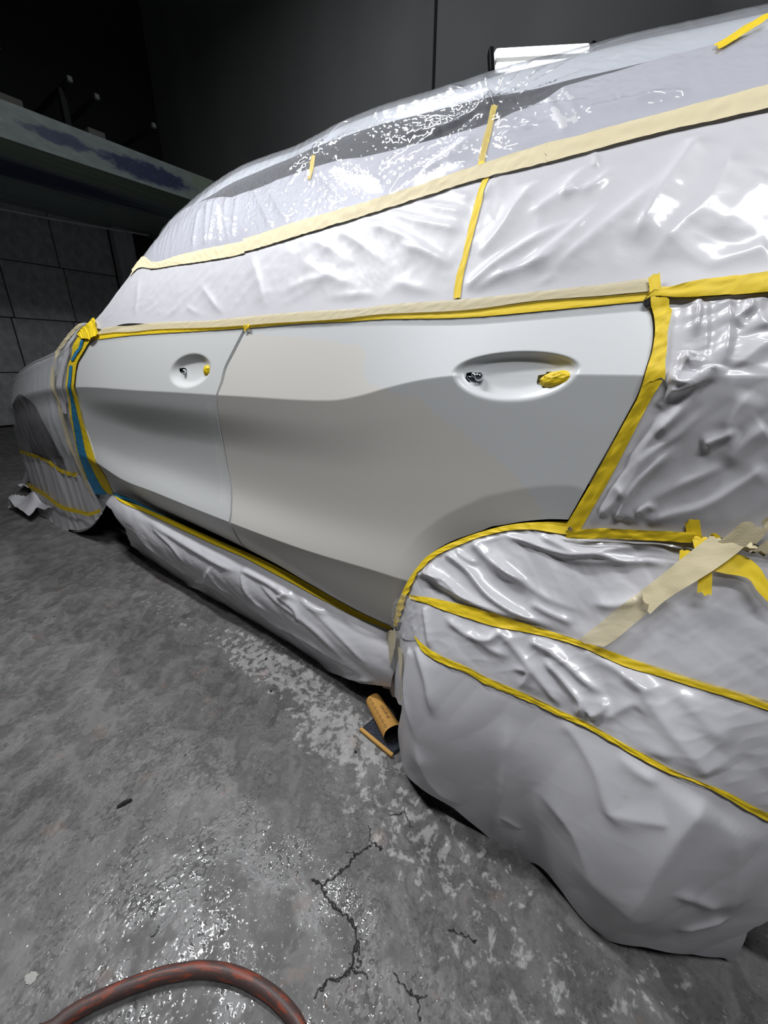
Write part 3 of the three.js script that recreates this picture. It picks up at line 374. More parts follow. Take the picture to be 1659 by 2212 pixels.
const archTapeB = lineDist([[-0.521,0.342],[-0.488,0.459],[-0.427,0.563],[-0.375,0.626],[-0.289,0.684],[-0.189,0.719],[-0.126,0.728],[0.048,0.758],[0.145,0.775]]), b1 = lineDist(band1), b2 = lineDist(band2);
const calm = (f, a, b, w = 0.03) => (x, y) => f(x, y) * smooth(0, w, a(x, y)[0]) * (b ? smooth(0, w, b(x, y)[0]) : 1);
const lift3 = calm((x, y) => W3(x, y) + 0.004 * crumple(x, y, -0.5, 0.45, 0.15, 2) + 0.0007 * grain(x, y, -0.5, 0.08, 0.03, 5), archTapeB, b1, 0.022);
const lift4 = calm((x, y) => W4(x, y) + 0.0045 * crumple(x, y, -0.9, 0.36, 0.16, 6) + 0.0008 * grain(x, y, 0.4, 0.08, 0.04, 1), b1, b2, 0.022);
const lift5 = calm((x, y) => W5(x, y) + 0.004 * crumple(x, y, 1.1, 0.8, 0.3, 3) + 0.0002 * grain(x, y, 0.4, 0.1, 0.06, 2), b2, null, 0.03);
const wheelLift = (x, y) => 0.004 + (b1(x, y)[2] > 0 ? lift3(x, y) : b2(x, y)[2] > 0 ? lift4(x, y) : lift5(x, y));
filmSheet('grey creased masking film hanging in the rear wheel arch above the upper wheel tape', { S: B, outline: [...[[-0.512,0.351],[-0.506,0.406],[-0.475,0.477],[-0.446,0.537],[-0.422,0.576],[-0.395,0.612],[-0.362,0.641],[-0.29,0.687],[-0.249,0.704],[-0.211,0.719],[-0.172,0.729],[-0.125,0.734],[-0.063,0.74],[0.048,0.757],[0.146,0.77]], [0.45, 0.72], [0.45, 0.52], ...[[0.191,0.55],[0.087,0.56],[0.01,0.55],[-0.057,0.546],[-0.134,0.542],[-0.214,0.536],[-0.274,0.539],[-0.354,0.53],[-0.42,0.507],[-0.427,0.449]]], step: 0.003, far: 0, lift: (x, y) => 0.004 + lift3(x, y) }, filmWheel);
filmSheet('grey masking film band between the two yellow tapes across the rear wheel', { S: B, outline: [...[[-0.442,0.482],[-0.422,0.511],[-0.356,0.535],[-0.275,0.543],[-0.215,0.541],[-0.135,0.546],[-0.058,0.55],[0.009,0.555],[0.086,0.563],[0.19,0.555]], [0.45, 0.53], [0.45, 0.36], ...[[0.227,0.391],[0.153,0.43],[0.082,0.442],[0.034,0.44],[-0.022,0.433],[-0.075,0.422],[-0.191,0.429],[-0.245,0.439],[-0.328,0.44],[-0.37,0.445],[-0.45,0.388]]], step: 0.003, far: 0, lift: (x, y) => 0.005 + lift4(x, y) }, filmWheel);
filmSheet('smooth grey masking film skirt falling to the floor below the lower wheel tape', { S: B, outline: [...[[-0.372,0.451],[-0.33,0.446],[-0.246,0.445],[-0.192,0.436],[-0.076,0.428],[-0.024,0.438],[0.032,0.445],[0.081,0.447],[0.152,0.436],[0.226,0.397]], [0.35, 0.32], [0.34, 0.14], ...[[0.281,0.181],[0.275,0.16],[0.269,0.151],[0.265,0.132],[0.268,0.108],[0.271,0.075],[0.273,0.042],[0.277,0.015]], ...curve([[0.259,0.023],[0.233,0.022],[0.19,0.032],[0.148,0.038],[0.109,0.017],[0.089,-0.001],[0.073,-0.003],[0.046,0.007],[0.008,0.018],[-0.028,0.027],[-0.053,0.017],[-0.072,-0.007],[-0.101,-0.024],[-0.133,-0.016],[-0.207,0.042],[-0.26,0.075],[-0.333,0.061],[-0.378,0.022],[-0.419,-0.015],[-0.454,-0.025],[-0.46,0.039],[-0.41,0.188],[-0.392,0.253],[-0.395,0.259]], 3), ...[[-0.437,0.2],[-0.527,0.081],[-0.585,0.063],[-0.596,0.091],[-0.576,0.181],[-0.533,0.31],[-0.454,0.397]]], step: 0.0042, far: 0, lift: (x, y) => 0.004 + lift5(x, y) }, filmDull);
// sill
const W6 = folds([
  [[[-0.814,0.298],[-0.744,0.28],[-0.658,0.284]], 0.009, 0.008, 0.1, 0.3, 0.4], [[[-1.001,0.274],[-0.905,0.249],[-0.882,0.207]], 0.010, 0.008, 0.1, 0.3, 0.4], [[[-1.417,0.255],[-1.382,0.184],[-1.305,0.159]], 0.009, 0.008, 0.1, 0.3, 0.4], [[[-1.889,0.307],[-1.668,0.257],[-1.57,0.168]], 0.008, 0.010, 0.1, 0.3, 0.4], [[[-0.725,0.279],[-0.629,0.271],[-0.552,0.282]], 0.008, 0.008, 0.2, 0.2, 0.4], [[[-1.105,0.291],[-0.996,0.252],[-0.795,0.208],[-0.67,0.137]], 0.007, 0.010, 0.1, 0.3, 0.4],
  [[[-2.033,0.331],[-1.643,0.302],[-1.327,0.286],[-1.187,0.296]], 0.014, 0.020, 0.3, 0.2, 0.4], [[[-1.36,0.289],[-1.513,0.149],[-1.694,0.087]], 0.010, 0.014], [[[-1.202,0.297],[-1.152,0.223],[-1.04,0.173]], 0.012, 0.010, 0.1, 0.4], [[[-1.218,0.3],[-1.058,0.296],[-0.984,0.286],[-0.896,0.281]], 0.016, 0.012, 0.1, 0.3, 0.4], [[[-1.017,0.302],[-0.961,0.285],[-0.999,0.267]], 0.010, 0.008], [[[-0.934,0.303],[-0.854,0.278],[-0.759,0.276]], 0.012, 0.012], [[[-0.878,0.285],[-0.7,0.23],[-0.588,0.186]], 0.006, 0.010, 0.2, 0.2], [[[-1.873,-0.031],[-1.663,0.044],[-1.615,-0.005]], 0.012, 0.012, 0.1, 0.3], [[[-1.186,0.08],[-0.932,0.136],[-0.71,0.134],[-0.595,0.142]], 0.008, 0.016], [[[-0.691,0.281],[-0.653,0.302],[-0.576,0.291]], 0.010, 0.010], [[[-1.083,-0.083],[-0.807,0.016],[-0.569,0.142]], 0.012, 0.014, 0.1, 0.1, 0.5], [[[-2.072,0.243],[-1.823,0.157],[-1.575,0.124]], 0.008, 0.02],
]);
const sillTape = lineDist([[-2.315,0.377],[-1.722,0.338],[-1.219,0.335],[-0.847,0.306],[-0.555,0.297]]);
const sillLift = (x, y) => 0.002 + smooth(0, 0.03, sillTape(x, y)[0]) * (W6(x, y) + 0.004 * crumple(x, y, -0.35, 0.5, 0.17, 2) + 0.0005 * grain(x, y, 0.3, 0.1, 0.04, 3));
filmSheet('white masking film skirt hanging from the sill tape below the two doors', { S: C, outline: [...[[-2.622,0.342],[-2.32,0.379],[-2.046,0.355],[-1.726,0.34],[-1.452,0.338],[-1.22,0.336],[-1.018,0.324],[-0.848,0.307],[-0.698,0.294],[-0.553,0.299],[-0.514,0.303],[-0.492,0.256],[-0.519,0.143]], ...[[-0.608,0.094],[-0.707,0.029],[-0.9,-0.071],[-1.047,-0.099],[-1.108,-0.079],[-1.191,-0.047],[-1.322,-0.013],[-1.435,0.012],[-1.599,-0],[-1.883,-0.053],[-2.241,-0.014],[-2.348,0.074],[-2.176,0.239],[-2.287,0.316]]], step: 0.005, far: 0.4, lift: sillLift }, filmSill);
// front fender
const W7 = folds([
  [[[-2.5,1.864],[-2.572,1.751],[-2.648,1.52],[-2.595,1.327]], 0.014, 0.03, 0.1, 0.2], [[[-2.753,1.791],[-2.852,1.508],[-2.857,1.341]], 0.03, 0.05, 0.1, 0.3], [[[-2.929,1.778],[-2.938,1.603],[-2.895,1.446]], 0.03, 0.05, 0.1, 0.3], [[[-2.65,0.618],[-2.808,1.226],[-2.837,1.449]], 0.015, 0.04], [[[-2.51,0.624],[-2.664,1.09],[-2.708,1.348]], 0.015, 0.03], [[[-2.662,1.168],[-2.595,1.327],[-2.623,1.458]], 0.02, 0.03, 0.05, 0.2],
]);
const frontLiftF = (u, v) => 0.006 + 0.5 * W7(u, v) + 0.003 * grain(u, v, 1.25, 0.6, 0.16, 5) + 0.0012 * grain(u, v, 1.4, 0.3, 0.05, 2);
const tapeF1 = [[-3.85,1.68],[-3.406,1.726],[-3.096,1.781],[-2.72,1.806]], tapeF2 = [[-3.87,1.854],[-3.42,1.84],[-3.103,1.858],[-2.786,1.879],[-2.531,1.938]];
filmSheet('thin grey masking film drawn over the front fender, the dark wheel showing through', { outline: [[-4.66, 0.95], ...[[-2.3,0.63],[-2.352,0.711],[-2.398,0.857],[-2.474,1.178],[-2.537,1.234],[-2.544,1.329],[-2.603,1.458],[-2.621,1.621],[-2.595,1.77],[-2.587,1.828],[-2.577,1.854],[-2.733,1.811],[-3.106,1.785],[-3.431,1.746],[-3.86,1.704]], [-4.66, 1.72]], step: 0.012, far: 0.35, lift: frontLiftF }, filmSheer);
filmSheet('grey masking film band between the two yellow tapes across the front wheel', { outline: [...tapeF1, ...[[-2.587,1.828],[-2.548,1.889],[-2.526,1.935]], ...[...tapeF2].reverse()], step: 0.012, far: 0.35, lift: (u, v) => 0.012 + W7(u, v) + 0.007 * grain(u, v, 1.3, 0.5, 0.16, 2) }, film);
filmSheet('white masking film below the lower tape of the front wheel', { outline: [...tapeF2, ...[[-2.552,1.944],[-2.805,1.926],[-3.061,1.916]], [-3.5, 2.08], ...[[-3.86,1.86]]], step: 0.012, far: 0.35, lift: (u, v) => 0.014 + 0.008 * grain(u, v, 1.0, 0.4, 0.16, 9) }, filmDull);
// its end lying on the floor
{
  const o = [[-4.701,-0.162],[-4.464,-0.052],[-4.346,-0.104],[-4.092,-0.162],[-4.005,-0.076],[-3.948,0.139],[-3.662,0.136],[-3.453,0.127],[-3.524,0.059],[-3.352,0.043],[-3.141,0.013],[-3.07,-0.009],[-3.061,-0.086],[-3.18,-0.214],[-3.48,-0.279],[-3.822,-0.238],[-4.49,-0.241]], f = folds([[[[-3.891,0.136],[-3.715,0.057],[-3.466,0.016],[-3.175,0.007]], 0.10, 0.10, 0.05, 0.05], [[[-4.464,-0.052],[-4.25,-0.142],[-3.843,-0.151]], 0.12, 0.10], [[[-3.524,0.059],[-3.76,-0.01],[-3.992,-0.043]], 0.07, 0.07], [[[-4.625,-0.143],[-4.047,-0.149],[-3.533,-0.175]], 0.13, 0.12], [[[-3.843,-0.151],[-3.471,-0.096],[-3.105,-0.033]], 0.08, 0.08]]);
  const S = (x, z) => [x, 0.012 + Math.max(0, f(x, z)) + 0.03 * (0.5 + 0.5 * N2(x * 5, z * 5)), z];
  const g = sheet({ S, outline: o, step: 0.014, far: 0 }); filmSheetRaw(g);
}
function filmSheetRaw(g) { tag(obj('masking_film', g, film), 'crumpled loose end of white film lying on the floor beside the front wheel', 'masking film'); }
filmSheet('narrow bright strip of white film folded along the front edge tape of the front door', { outline: [[-2.318,0.656],[-2.385,0.786],[-2.488,1.176],[-2.563,1.255],[-2.586,1.374],[-2.628,1.506],[-2.696,1.488],[-2.673,1.373],[-2.654,1.285],[-2.575,1.182],[-2.463,0.86],[-2.39,0.618]], step: 0.008, far: 0.3, lift: (u, v) => 0.016 + 0.0015 * grain(u, v, 1.35, 0.8, 0.08, 3) }, film);
{
  const S = (x, z) => [x, 0.02 + 0.07 * (0.5 + 0.5 * N2(x * 2.2 + 4, z * 2.2)) + 0.015 * N2(x * 9, z * 9), z];
  tag(obj('masking_film', sheet({ S, outline: [[-4.582,-0.138],[-4.396,-0.036],[-4.186,-0.094],[-3.899,-0.125],[-3.448,-0.089],[-3.192,-0.095],[-3.166,-0.179],[-3.384,-0.184],[-3.691,-0.165],[-4.186,-0.188]], step: 0.014, far: 0 }), film), 'upper loose flap of white film behind the loose end at the front wheel', 'masking film');
}
// clear scraps
tag(obj('clear_film', sheet({ S: B, outline: [...[[-0.023,0.56],[0.006,0.597],[0.036,0.637],[0.074,0.691],[0.101,0.73],[0.125,0.773],[0.139,0.8]], [0.45, 0.72], [0.45, 0.53], ...[[0.189,0.559],[0.135,0.566],[0.085,0.566],[0.041,0.564]]], step: 0.004, far: 0, lift: (x, y) => 0.02 + wheelLift(x, y) * 0.7 + 0.0025 * grain(x, y, 0.75, 0.5, 0.05, 3) + 0.0012 * grain(x, y, 0.9, 0.05, 0.02, 5) }), filmVeil), 'hazy clear plastic sheet taped over the rear wheel film under the pale tapes', 'plastic sheet');
tag(obj('clear_film', sheet({ S: B, outline: [[-0.534,0.329],[-0.495,0.439],[-0.449,0.498],[-0.399,0.522],[-0.37,0.498],[-0.365,0.456],[-0.402,0.43],[-0.438,0.408]], step: 0.003, far: 0, lift: (x, y) => 0.014 + 0.006 * grain(x, y, 1.2, 0.07, 0.025, 3) + 0.0015 * grain(x, y, 0.3, 0.04, 0.02, 5) }), filmVeil), 'small crumpled scrap of clear film at the lower corner of the rear door', 'plastic sheet');
// ---------- tapes ----------
let seedT = 1;
const tape = (label, mat, a, b, o = {}) => tag(obj('masking_tape', strip({ a, b, seed: seedT++, ...o }), mat), label, 'masking tape');
const upLift = (u, v) => { const [d, , s] = upEdge(u, v); return mix(clearLift(u, v), windowLift(u, v), smooth(-0.004, 0.012, s * d)) + 0.0014; };
tape('pale tape running from the windscreen pillar up along the front window', beige, [[-2.02,0.642],[-1.799,0.868],[-1.54,0.917],[-1.331,0.924],[-1.171,0.925]], [[-1.987,0.782],[-1.777,0.906],[-1.517,0.953],[-1.308,0.962],[-1.156,0.961]], { lift: upLift, pucker: 0.001 });
tape('long pale tape along the side windows, middle piece crossed by the upright yellow tape', beige, [[-1.182,0.918],[-1.05,0.919],[-0.944,0.918],[-0.784,0.913],[-0.657,0.903],[-0.537,0.889],[-0.434,0.873],[-0.36,0.86],[-0.292,0.852]], [[-1.165,0.957],[-1.031,0.958],[-0.926,0.956],[-0.77,0.946],[-0.646,0.932],[-0.527,0.918],[-0.425,0.902],[-0.35,0.895],[-0.286,0.891]], { lift: (u, v) => upLift(u, v) + 0.0006, pucker: 0.001 });
tape('wide pale tape on the rear side window running up to the right edge', beige, [...[[-0.302,0.853],[-0.244,0.852],[-0.186,0.845],[-0.12,0.837],[-0.061,0.829],[0.008,0.819]], [0.4, 0.755]], [...[[-0.289,0.892],[-0.251,0.889],[-0.213,0.885],[-0.113,0.873],[-0.026,0.867],[0.014,0.863]], [0.4, 0.83]], { lift: (u, v) => upLift(u, v) + 0.0012, pucker: 0.0006 });
tape('pale tape strip above the yellow belt tape along both doors', beigeThin, [[-2.11,1.056],[-1.899,1.112],[-1.622,1.121],[-1.304,1.129],[-1.152,1.128],[-0.975,1.128],[-0.844,1.129],[-0.639,1.131],[-0.577,1.127],[-0.39,1.121],[-0.252,1.12],[-0.146,1.12],[-0.081,1.118]], [[-2.192,1.104],[-1.885,1.14],[-1.609,1.143],[-1.294,1.148],[-1.078,1.149],[-0.927,1.149],[-0.836,1.15],[-0.695,1.15],[-0.572,1.145],[-0.384,1.141],[-0.248,1.136],[-0.141,1.139],[-0.075,1.14]], { off: 0.0022, lift: () => 0.003, pucker: 0.0004 });
tape('yellow belt tape along the top edge of both doors', yellow, [[-2.249,1.057],[-1.887,1.136],[-1.61,1.14],[-1.295,1.144],[-1.079,1.147],[-0.836,1.147],[-0.696,1.148],[-0.572,1.143],[-0.384,1.139],[-0.248,1.135],[-0.142,1.138],[-0.073,1.139]], [[-2.2,1.153],[-1.881,1.154],[-1.605,1.155],[-1.293,1.155],[-1.07,1.154],[-0.835,1.153],[-0.691,1.155],[-0.57,1.153],[-0.343,1.152],[-0.229,1.152],[-0.152,1.152],[-0.079,1.152]], { off: 0.0012, lift: () => 0.0002, pucker: 0.0003 });
tape('yellow tape above the rear fender running to the right edge', yellow, [...[[-0.075,1.14],[-0.063,1.137],[-0.046,1.138],[-0.02,1.132],[0.025,1.129],[0.058,1.127]], [0.4, 1.09]], [...[[-0.077,1.152],[-0.07,1.149],[-0.043,1.152],[-0.016,1.154],[0.018,1.154],[0.063,1.154]], [0.4, 1.14]], { off: 0.006, lift: () => 0.003, pucker: 0.0012 });
tape('short yellow tape tab standing up above the rear corner of the rear door', yellow, [[-0.082,1.12],[-0.078,1.133],[-0.075,1.145]], [[-0.068,1.114],[-0.065,1.127],[-0.061,1.141]], { off: 0.0075, lift: () => 0.003 });
tape('long upright yellow tape joining the window films', yellow, [[-0.409,0.882],[-0.412,0.908],[-0.414,0.945],[-0.413,0.997],[-0.411,1.047],[-0.414,1.08],[-0.409,1.119]], [[-0.395,0.884],[-0.4,0.914],[-0.399,0.946],[-0.399,0.998],[-0.399,1.048],[-0.399,1.08],[-0.394,1.12]], { lift: (u, v) => windowLift(u, v), off: 0.002 });
tape('upright yellow tape beneath the clear film above the pale tape', yellow, [[-0.45,0.72],[-0.442,0.769],[-0.439,0.803],[-0.436,0.846],[-0.43,0.884]], [[-0.434,0.724],[-0.428,0.775],[-0.424,0.806],[-0.421,0.848],[-0.416,0.884]], { lift: innerLift, off: 0.002 });
tape('short yellow tape piece beneath the clear film over the front window', yellow, [[-1.005,0.702],[-0.985,0.746],[-0.969,0.792]], [[-0.982,0.714],[-0.963,0.757],[-0.952,0.799]], { lift: innerLift, off: 0.002 });
tape('slanting yellow tape piece high on the roof film near the right edge', yellow, [...[[-0.074,0.696],[-0.059,0.683],[-0.044,0.666],[-0.014,0.639]]], [...[[-0.067,0.712],[-0.05,0.696],[-0.035,0.681],[-0.012,0.659]]], { lift: (u, v) => clearLift(u, v), off: 0.003 });
const rd = (i, j) => rearDoorEdge.slice(i, j).map(([u, v]) => [u + 0.004, v]);
tape('wide yellow tape down the upper rear edge of the rear door', yellow, [[-0.073,1.147],[-0.062,1.192],[-0.056,1.231],[-0.054,1.263],[-0.053,1.291],[-0.054,1.325],[-0.055,1.357]], [[-0.048,1.153],[-0.044,1.174],[-0.041,1.178],[-0.04,1.232],[-0.037,1.263],[-0.035,1.289],[-0.033,1.319],[-0.029,1.348]], { off: 0.005, lift: () => 0.003, pucker: 0.0012 });
tape('yellow tape down the slanting lower rear edge of the rear door', yellow, [[-0.055,1.352],[-0.058,1.378],[-0.065,1.401],[-0.078,1.439],[-0.096,1.487],[-0.115,1.533],[-0.128,1.561]], [[-0.031,1.351],[-0.035,1.363],[-0.039,1.375],[-0.053,1.424],[-0.066,1.467],[-0.081,1.509],[-0.101,1.558],[-0.107,1.568]], { off: 0.004, lift: () => 0.003, pucker: 0.0012 });
tape('yellow pleated tape around the rear wheel arch edge', yellow, [[-0.126,0.742],[-0.152,0.737],[-0.173,0.732],[-0.212,0.722],[-0.25,0.708],[-0.291,0.688],[-0.333,0.663],[-0.363,0.642],[-0.395,0.613],[-0.42,0.577],[-0.441,0.538],[-0.469,0.48],[-0.498,0.41],[-0.516,0.346]], [[-0.124,0.719],[-0.156,0.717],[-0.188,0.715],[-0.224,0.707],[-0.248,0.698],[-0.288,0.679],[-0.329,0.653],[-0.359,0.632],[-0.379,0.613],[-0.399,0.586],[-0.414,0.561],[-0.431,0.509],[-0.45,0.45],[-0.474,0.387]], { S: B, off: 0.003, lift: wheelLift, pleat: 0.003 });
tape('yellow tape running back from the wheel arch tape below the rear fender film', yellow, [[-0.128,1.569],[-0.101,1.562],[-0.063,1.554],[-0.004,1.546],[0.056,1.538]], [[-0.124,1.579],[-0.098,1.575],[-0.06,1.567],[-0.001,1.558],[0.059,1.55]], { off: 0.008, lift: () => 0.003, pucker: 0.0012 });
tape('yellow tape along the sill under both doors', yellow, [[-2.362,0.377],[-2.06,0.366],[-1.905,0.361],[-1.56,0.354],[-1.344,0.351],[-1.21,0.35],[-1.031,0.342],[-0.859,0.324],[-0.706,0.307],[-0.597,0.303],[-0.551,0.306]], [[-2.303,0.371],[-2.039,0.35],[-1.882,0.342],[-1.539,0.335],[-1.325,0.333],[-1.215,0.332],[-1.014,0.32],[-0.844,0.303],[-0.695,0.291],[-0.591,0.293],[-0.552,0.295]], { S: C, off: 0.004, lift: () => 0.003 });
tape('blue tape along the front end of the sill under the front door', blue, [[-2.397,0.379],[-2.18,0.384],[-2.011,0.372],[-1.838,0.366]], [[-2.346,0.373],[-2.166,0.374],[-2.004,0.362],[-1.836,0.36]], { S: C, off: 0.0085 });
tape('yellow tape bands around the front edge of the front door', yellow, [[-2.441,0.834],[-2.472,1.157],[-2.537,1.234],[-2.558,1.328],[-2.61,1.458],[-2.636,1.595],[-2.651,1.723],[-2.626,1.827],[-2.573,1.864]], [[-2.185,1.139],[-2.258,1.163],[-2.31,1.189],[-2.394,1.23],[-2.421,1.277],[-2.434,1.34],[-2.446,1.403],[-2.469,1.54],[-2.444,1.656],[-2.368,1.807],[-2.394,1.922]], { off: 0.004, lift: () => 0.002, pucker: 0.0005 });
tape('crumpled yellow tape bunched at the front corner of the window line', yellow, [[-2.478,0.704],[-2.383,0.696],[-2.277,0.658]], [[-2.348,1.089],[-2.221,1.152],[-2.134,1.113]], { off: 0.008, lift: () => 0.004, pucker: 0.003 });
tape('blue tape piece at the upper front edge of the front door', blue, [[-2.336,1.087],[-2.367,1.163],[-2.432,1.184],[-2.49,1.216]], [[-2.293,1.128],[-2.33,1.172],[-2.391,1.197],[-2.447,1.223]], { off: 0.007, lift: () => 0.002 });
tape('long blue tape down the front edge of the front door', blue, [[-2.508,1.239],[-2.516,1.327],[-2.555,1.42],[-2.591,1.54],[-2.624,1.678],[-2.615,1.787],[-2.586,1.846],[-2.566,1.869]], [[-2.458,1.244],[-2.468,1.33],[-2.5,1.419],[-2.512,1.538],[-2.52,1.673],[-2.481,1.786],[-2.464,1.864],[-2.434,1.914]], { off: 0.007, lift: () => 0.002 });
const onB = (o) => ({ S: B, lift: wheelLift, off: 0.0035, ...o });
tape('upper of the two long yellow tapes across the rear wheel film', yellowOld, [...[[-0.427,0.511],[-0.358,0.54],[-0.279,0.553],[-0.219,0.554],[-0.137,0.552],[-0.066,0.554],[0.007,0.561],[0.085,0.568],[0.189,0.561]], [0.4, 0.52]], [...[[-0.419,0.506],[-0.361,0.526],[-0.272,0.533],[-0.213,0.533],[-0.134,0.54],[-0.051,0.546],[0.01,0.548],[0.087,0.558],[0.191,0.549]], [0.4, 0.5]], onB({ pucker: 0.0012 }));
tape('lower of the two long yellow tapes across the rear wheel film', yellowOld, [...[[-0.378,0.452],[-0.325,0.451],[-0.247,0.45],[-0.189,0.44],[-0.077,0.432],[-0.024,0.441],[0.032,0.448],[0.08,0.45],[0.157,0.436],[0.224,0.403]], [0.4, 0.33]], [...[[-0.368,0.446],[-0.335,0.438],[-0.245,0.439],[-0.195,0.428],[-0.075,0.422],[-0.022,0.433],[0.034,0.44],[0.082,0.442],[0.149,0.433],[0.228,0.389]], [0.4, 0.31]], onB({ pucker: 0.0012 }));
tape('upright yellow tape patch crossing the end of the tape behind the wheel arch', yellowOld, [[0.04,0.79],[0.047,0.77],[0.059,0.741],[0.071,0.715],[0.077,0.677]], [[0.058,0.795],[0.065,0.774],[0.074,0.752],[0.086,0.719],[0.093,0.681]], onB({ off: 0.026 }));
tape('small yellow tape corner sticking out above the pale crossing tape', yellowOld, [[0.071,0.769],[0.079,0.759]], [[0.08,0.78],[0.089,0.774]], onB({ off: 0.026 }));
tape('small yellow tape corner sticking out to the left of the pale crossing tape', yellowOld, [[0.044,0.73],[0.047,0.715]], [[0.06,0.733],[0.068,0.72]], onB({ off: 0.026 }));
tape('yellow tape running down to the right edge beneath the hazy sheet', yellowOld, [...[[0.087,0.712],[0.103,0.712],[0.128,0.713],[0.141,0.699],[0.165,0.68]]], [...[[0.104,0.74],[0.121,0.74],[0.137,0.731],[0.147,0.718],[0.16,0.701]]], onB({ off: 0.026 }));
tape('wide pale tape crossing the films behind the rear wheel', beige, [[0.106,0.809],[0.09,0.777],[0.059,0.733],[0.025,0.682],[0.011,0.66]], [[0.135,0.799],[0.118,0.755],[0.092,0.717],[0.047,0.662],[0.031,0.634]], onB({ off: 0.036, pucker: 0.0006 }));
tape('lower end of the pale crossing tape fading under the hazy sheet', beigeThin, [[0.022,0.679],[-0.005,0.64],[-0.038,0.59],[-0.062,0.555]], [[0.044,0.66],[0.02,0.624],[-0.005,0.582],[-0.021,0.561]], onB({ off: 0.020, pucker: 0.0006 }));
tape('short pale tape piece at the right edge beside the crossing tape', beige, [...[[0.126,0.812],[0.133,0.824]]], [...[[0.137,0.798],[0.144,0.808]]], onB({ off: 0.033 }));
tape('pale tape piece below the crossing tape at the right edge', beige, [[0.118,0.753],[0.13,0.775],[0.142,0.8]], [[0.147,0.746],[0.154,0.762],[0.158,0.778]], onB({ off: 0.040 }));
tape('pale tape strip hanging down between the sill film and the wheel film', beigeThin, [[-0.558,0.289],[-0.571,0.218],[-0.588,0.147]], [[-0.454,0.397],[-0.447,0.356],[-0.519,0.194]], onB({ off: 0.012 }));
tape('short yellow tape end below the hanging pale strip', yellowOld, [[-0.584,0.156],[-0.595,0.122],[-0.605,0.092]], [[-0.57,0.149],[-0.58,0.123],[-0.594,0.092]], onB({ off: 0.008 }));
tape('thin pale tape strip down the left edge of the wheel film skirt', beigeThin, [[-0.438,0.365],[-0.403,0.331],[-0.387,0.286]], [[-0.413,0.392],[-0.385,0.35],[-0.374,0.299]], onB({ off: 0.006 }));
tape('upper yellow tape across the front wheel film', yellowOld, [[-3.85,1.656],[-3.381,1.707],[-3.087,1.776],[-2.712,1.803]], [[-3.86,1.686],[-3.421,1.738],[-3.106,1.785],[-2.731,1.81]], { off: 0.008, lift: frontLiftF, step: 0.02 });
tape('lower yellow tape across the front wheel film', yellowOld, [[-3.85,1.842],[-3.403,1.833],[-3.091,1.852],[-2.777,1.874],[-2.521,1.932]], [[-3.87,1.86],[-3.431,1.845],[-3.108,1.861],[-2.791,1.882],[-2.533,1.94]], { off: 0.03, step: 0.02 });
tape('pale dirty tape running down the front fender film ahead of the door', beigeThin, [[-2.4,0.612],[-2.598,0.676],[-2.682,1.153],[-2.767,1.232],[-2.745,1.395],[-2.722,1.53],[-2.707,1.712],[-2.609,1.857]], [[-2.352,0.68],[-2.518,0.931],[-2.639,1.167],[-2.702,1.241],[-2.686,1.397],[-2.669,1.533],[-2.648,1.716],[-2.564,1.884]], { off: 0.012, lift: frontLiftF, step: 0.012 });
// wads of tape stuffed in the handle slots, a strip over the door gap
const wadMat = phys({ color: '#e8c81e', roughness: 0.5, flatShading: true });
function wad(label, c, rx, ry, dish, seed) {
  const g = new THREE.IcosahedronGeometry(1, 4), p = g.attributes.position, m = doorPoint(dish, c[0], c[1], -0.001);
  for (let i = 0; i < p.count; i++) { const x = p.getX(i), y = p.getY(i), z = p.getZ(i), k = 0.90 + 0.16 * (1 - Math.abs(N3(x * 1.3 + seed, y * 1.3, z * 1.3))) ** 2 - 0.05 * Math.abs(N3(x * 3 + seed, y * 3, z * 3)); p.setXYZ(i, m[0] + x * k * rx, m[1] + y * k * ry + x * rx * 0.12, m[2] + z * k * 0.012); }
  g.computeVertexNormals(); tag(obj('tape_wad', g, wadMat), label, 'masking tape');
}
wad('crumpled yellow tape wad stuffed in the rear door handle recess', [[-0.184,1.354]][0], 0.028, 0.015, bowlR, 2);
wad('crumpled yellow tape wad stuffed in the front door handle recess', [[-1.269,1.275]][0], 0.020, 0.019, bowlF, 7);
tag(obj('tape_wad', strip({ a: [[-1.071,1.148],[-1.068,1.163]], b: [[-1.043,1.148],[-1.042,1.159]], off: 0.006, pucker: 0.002 }), yellowOld), 'bit of yellow tape folded into the gap on top between the two doors', 'masking tape');
tag(obj('rubber_stop', sheet({ outline: [[-0.081,1.151],[-0.073,1.151],[-0.071,1.16],[-0.079,1.16]], step: 0.003, lift: () => 0.006, rim: 0.012 }), rubber), 'small black rubber stop at the top rear corner of the rear door', 'rubber stop');
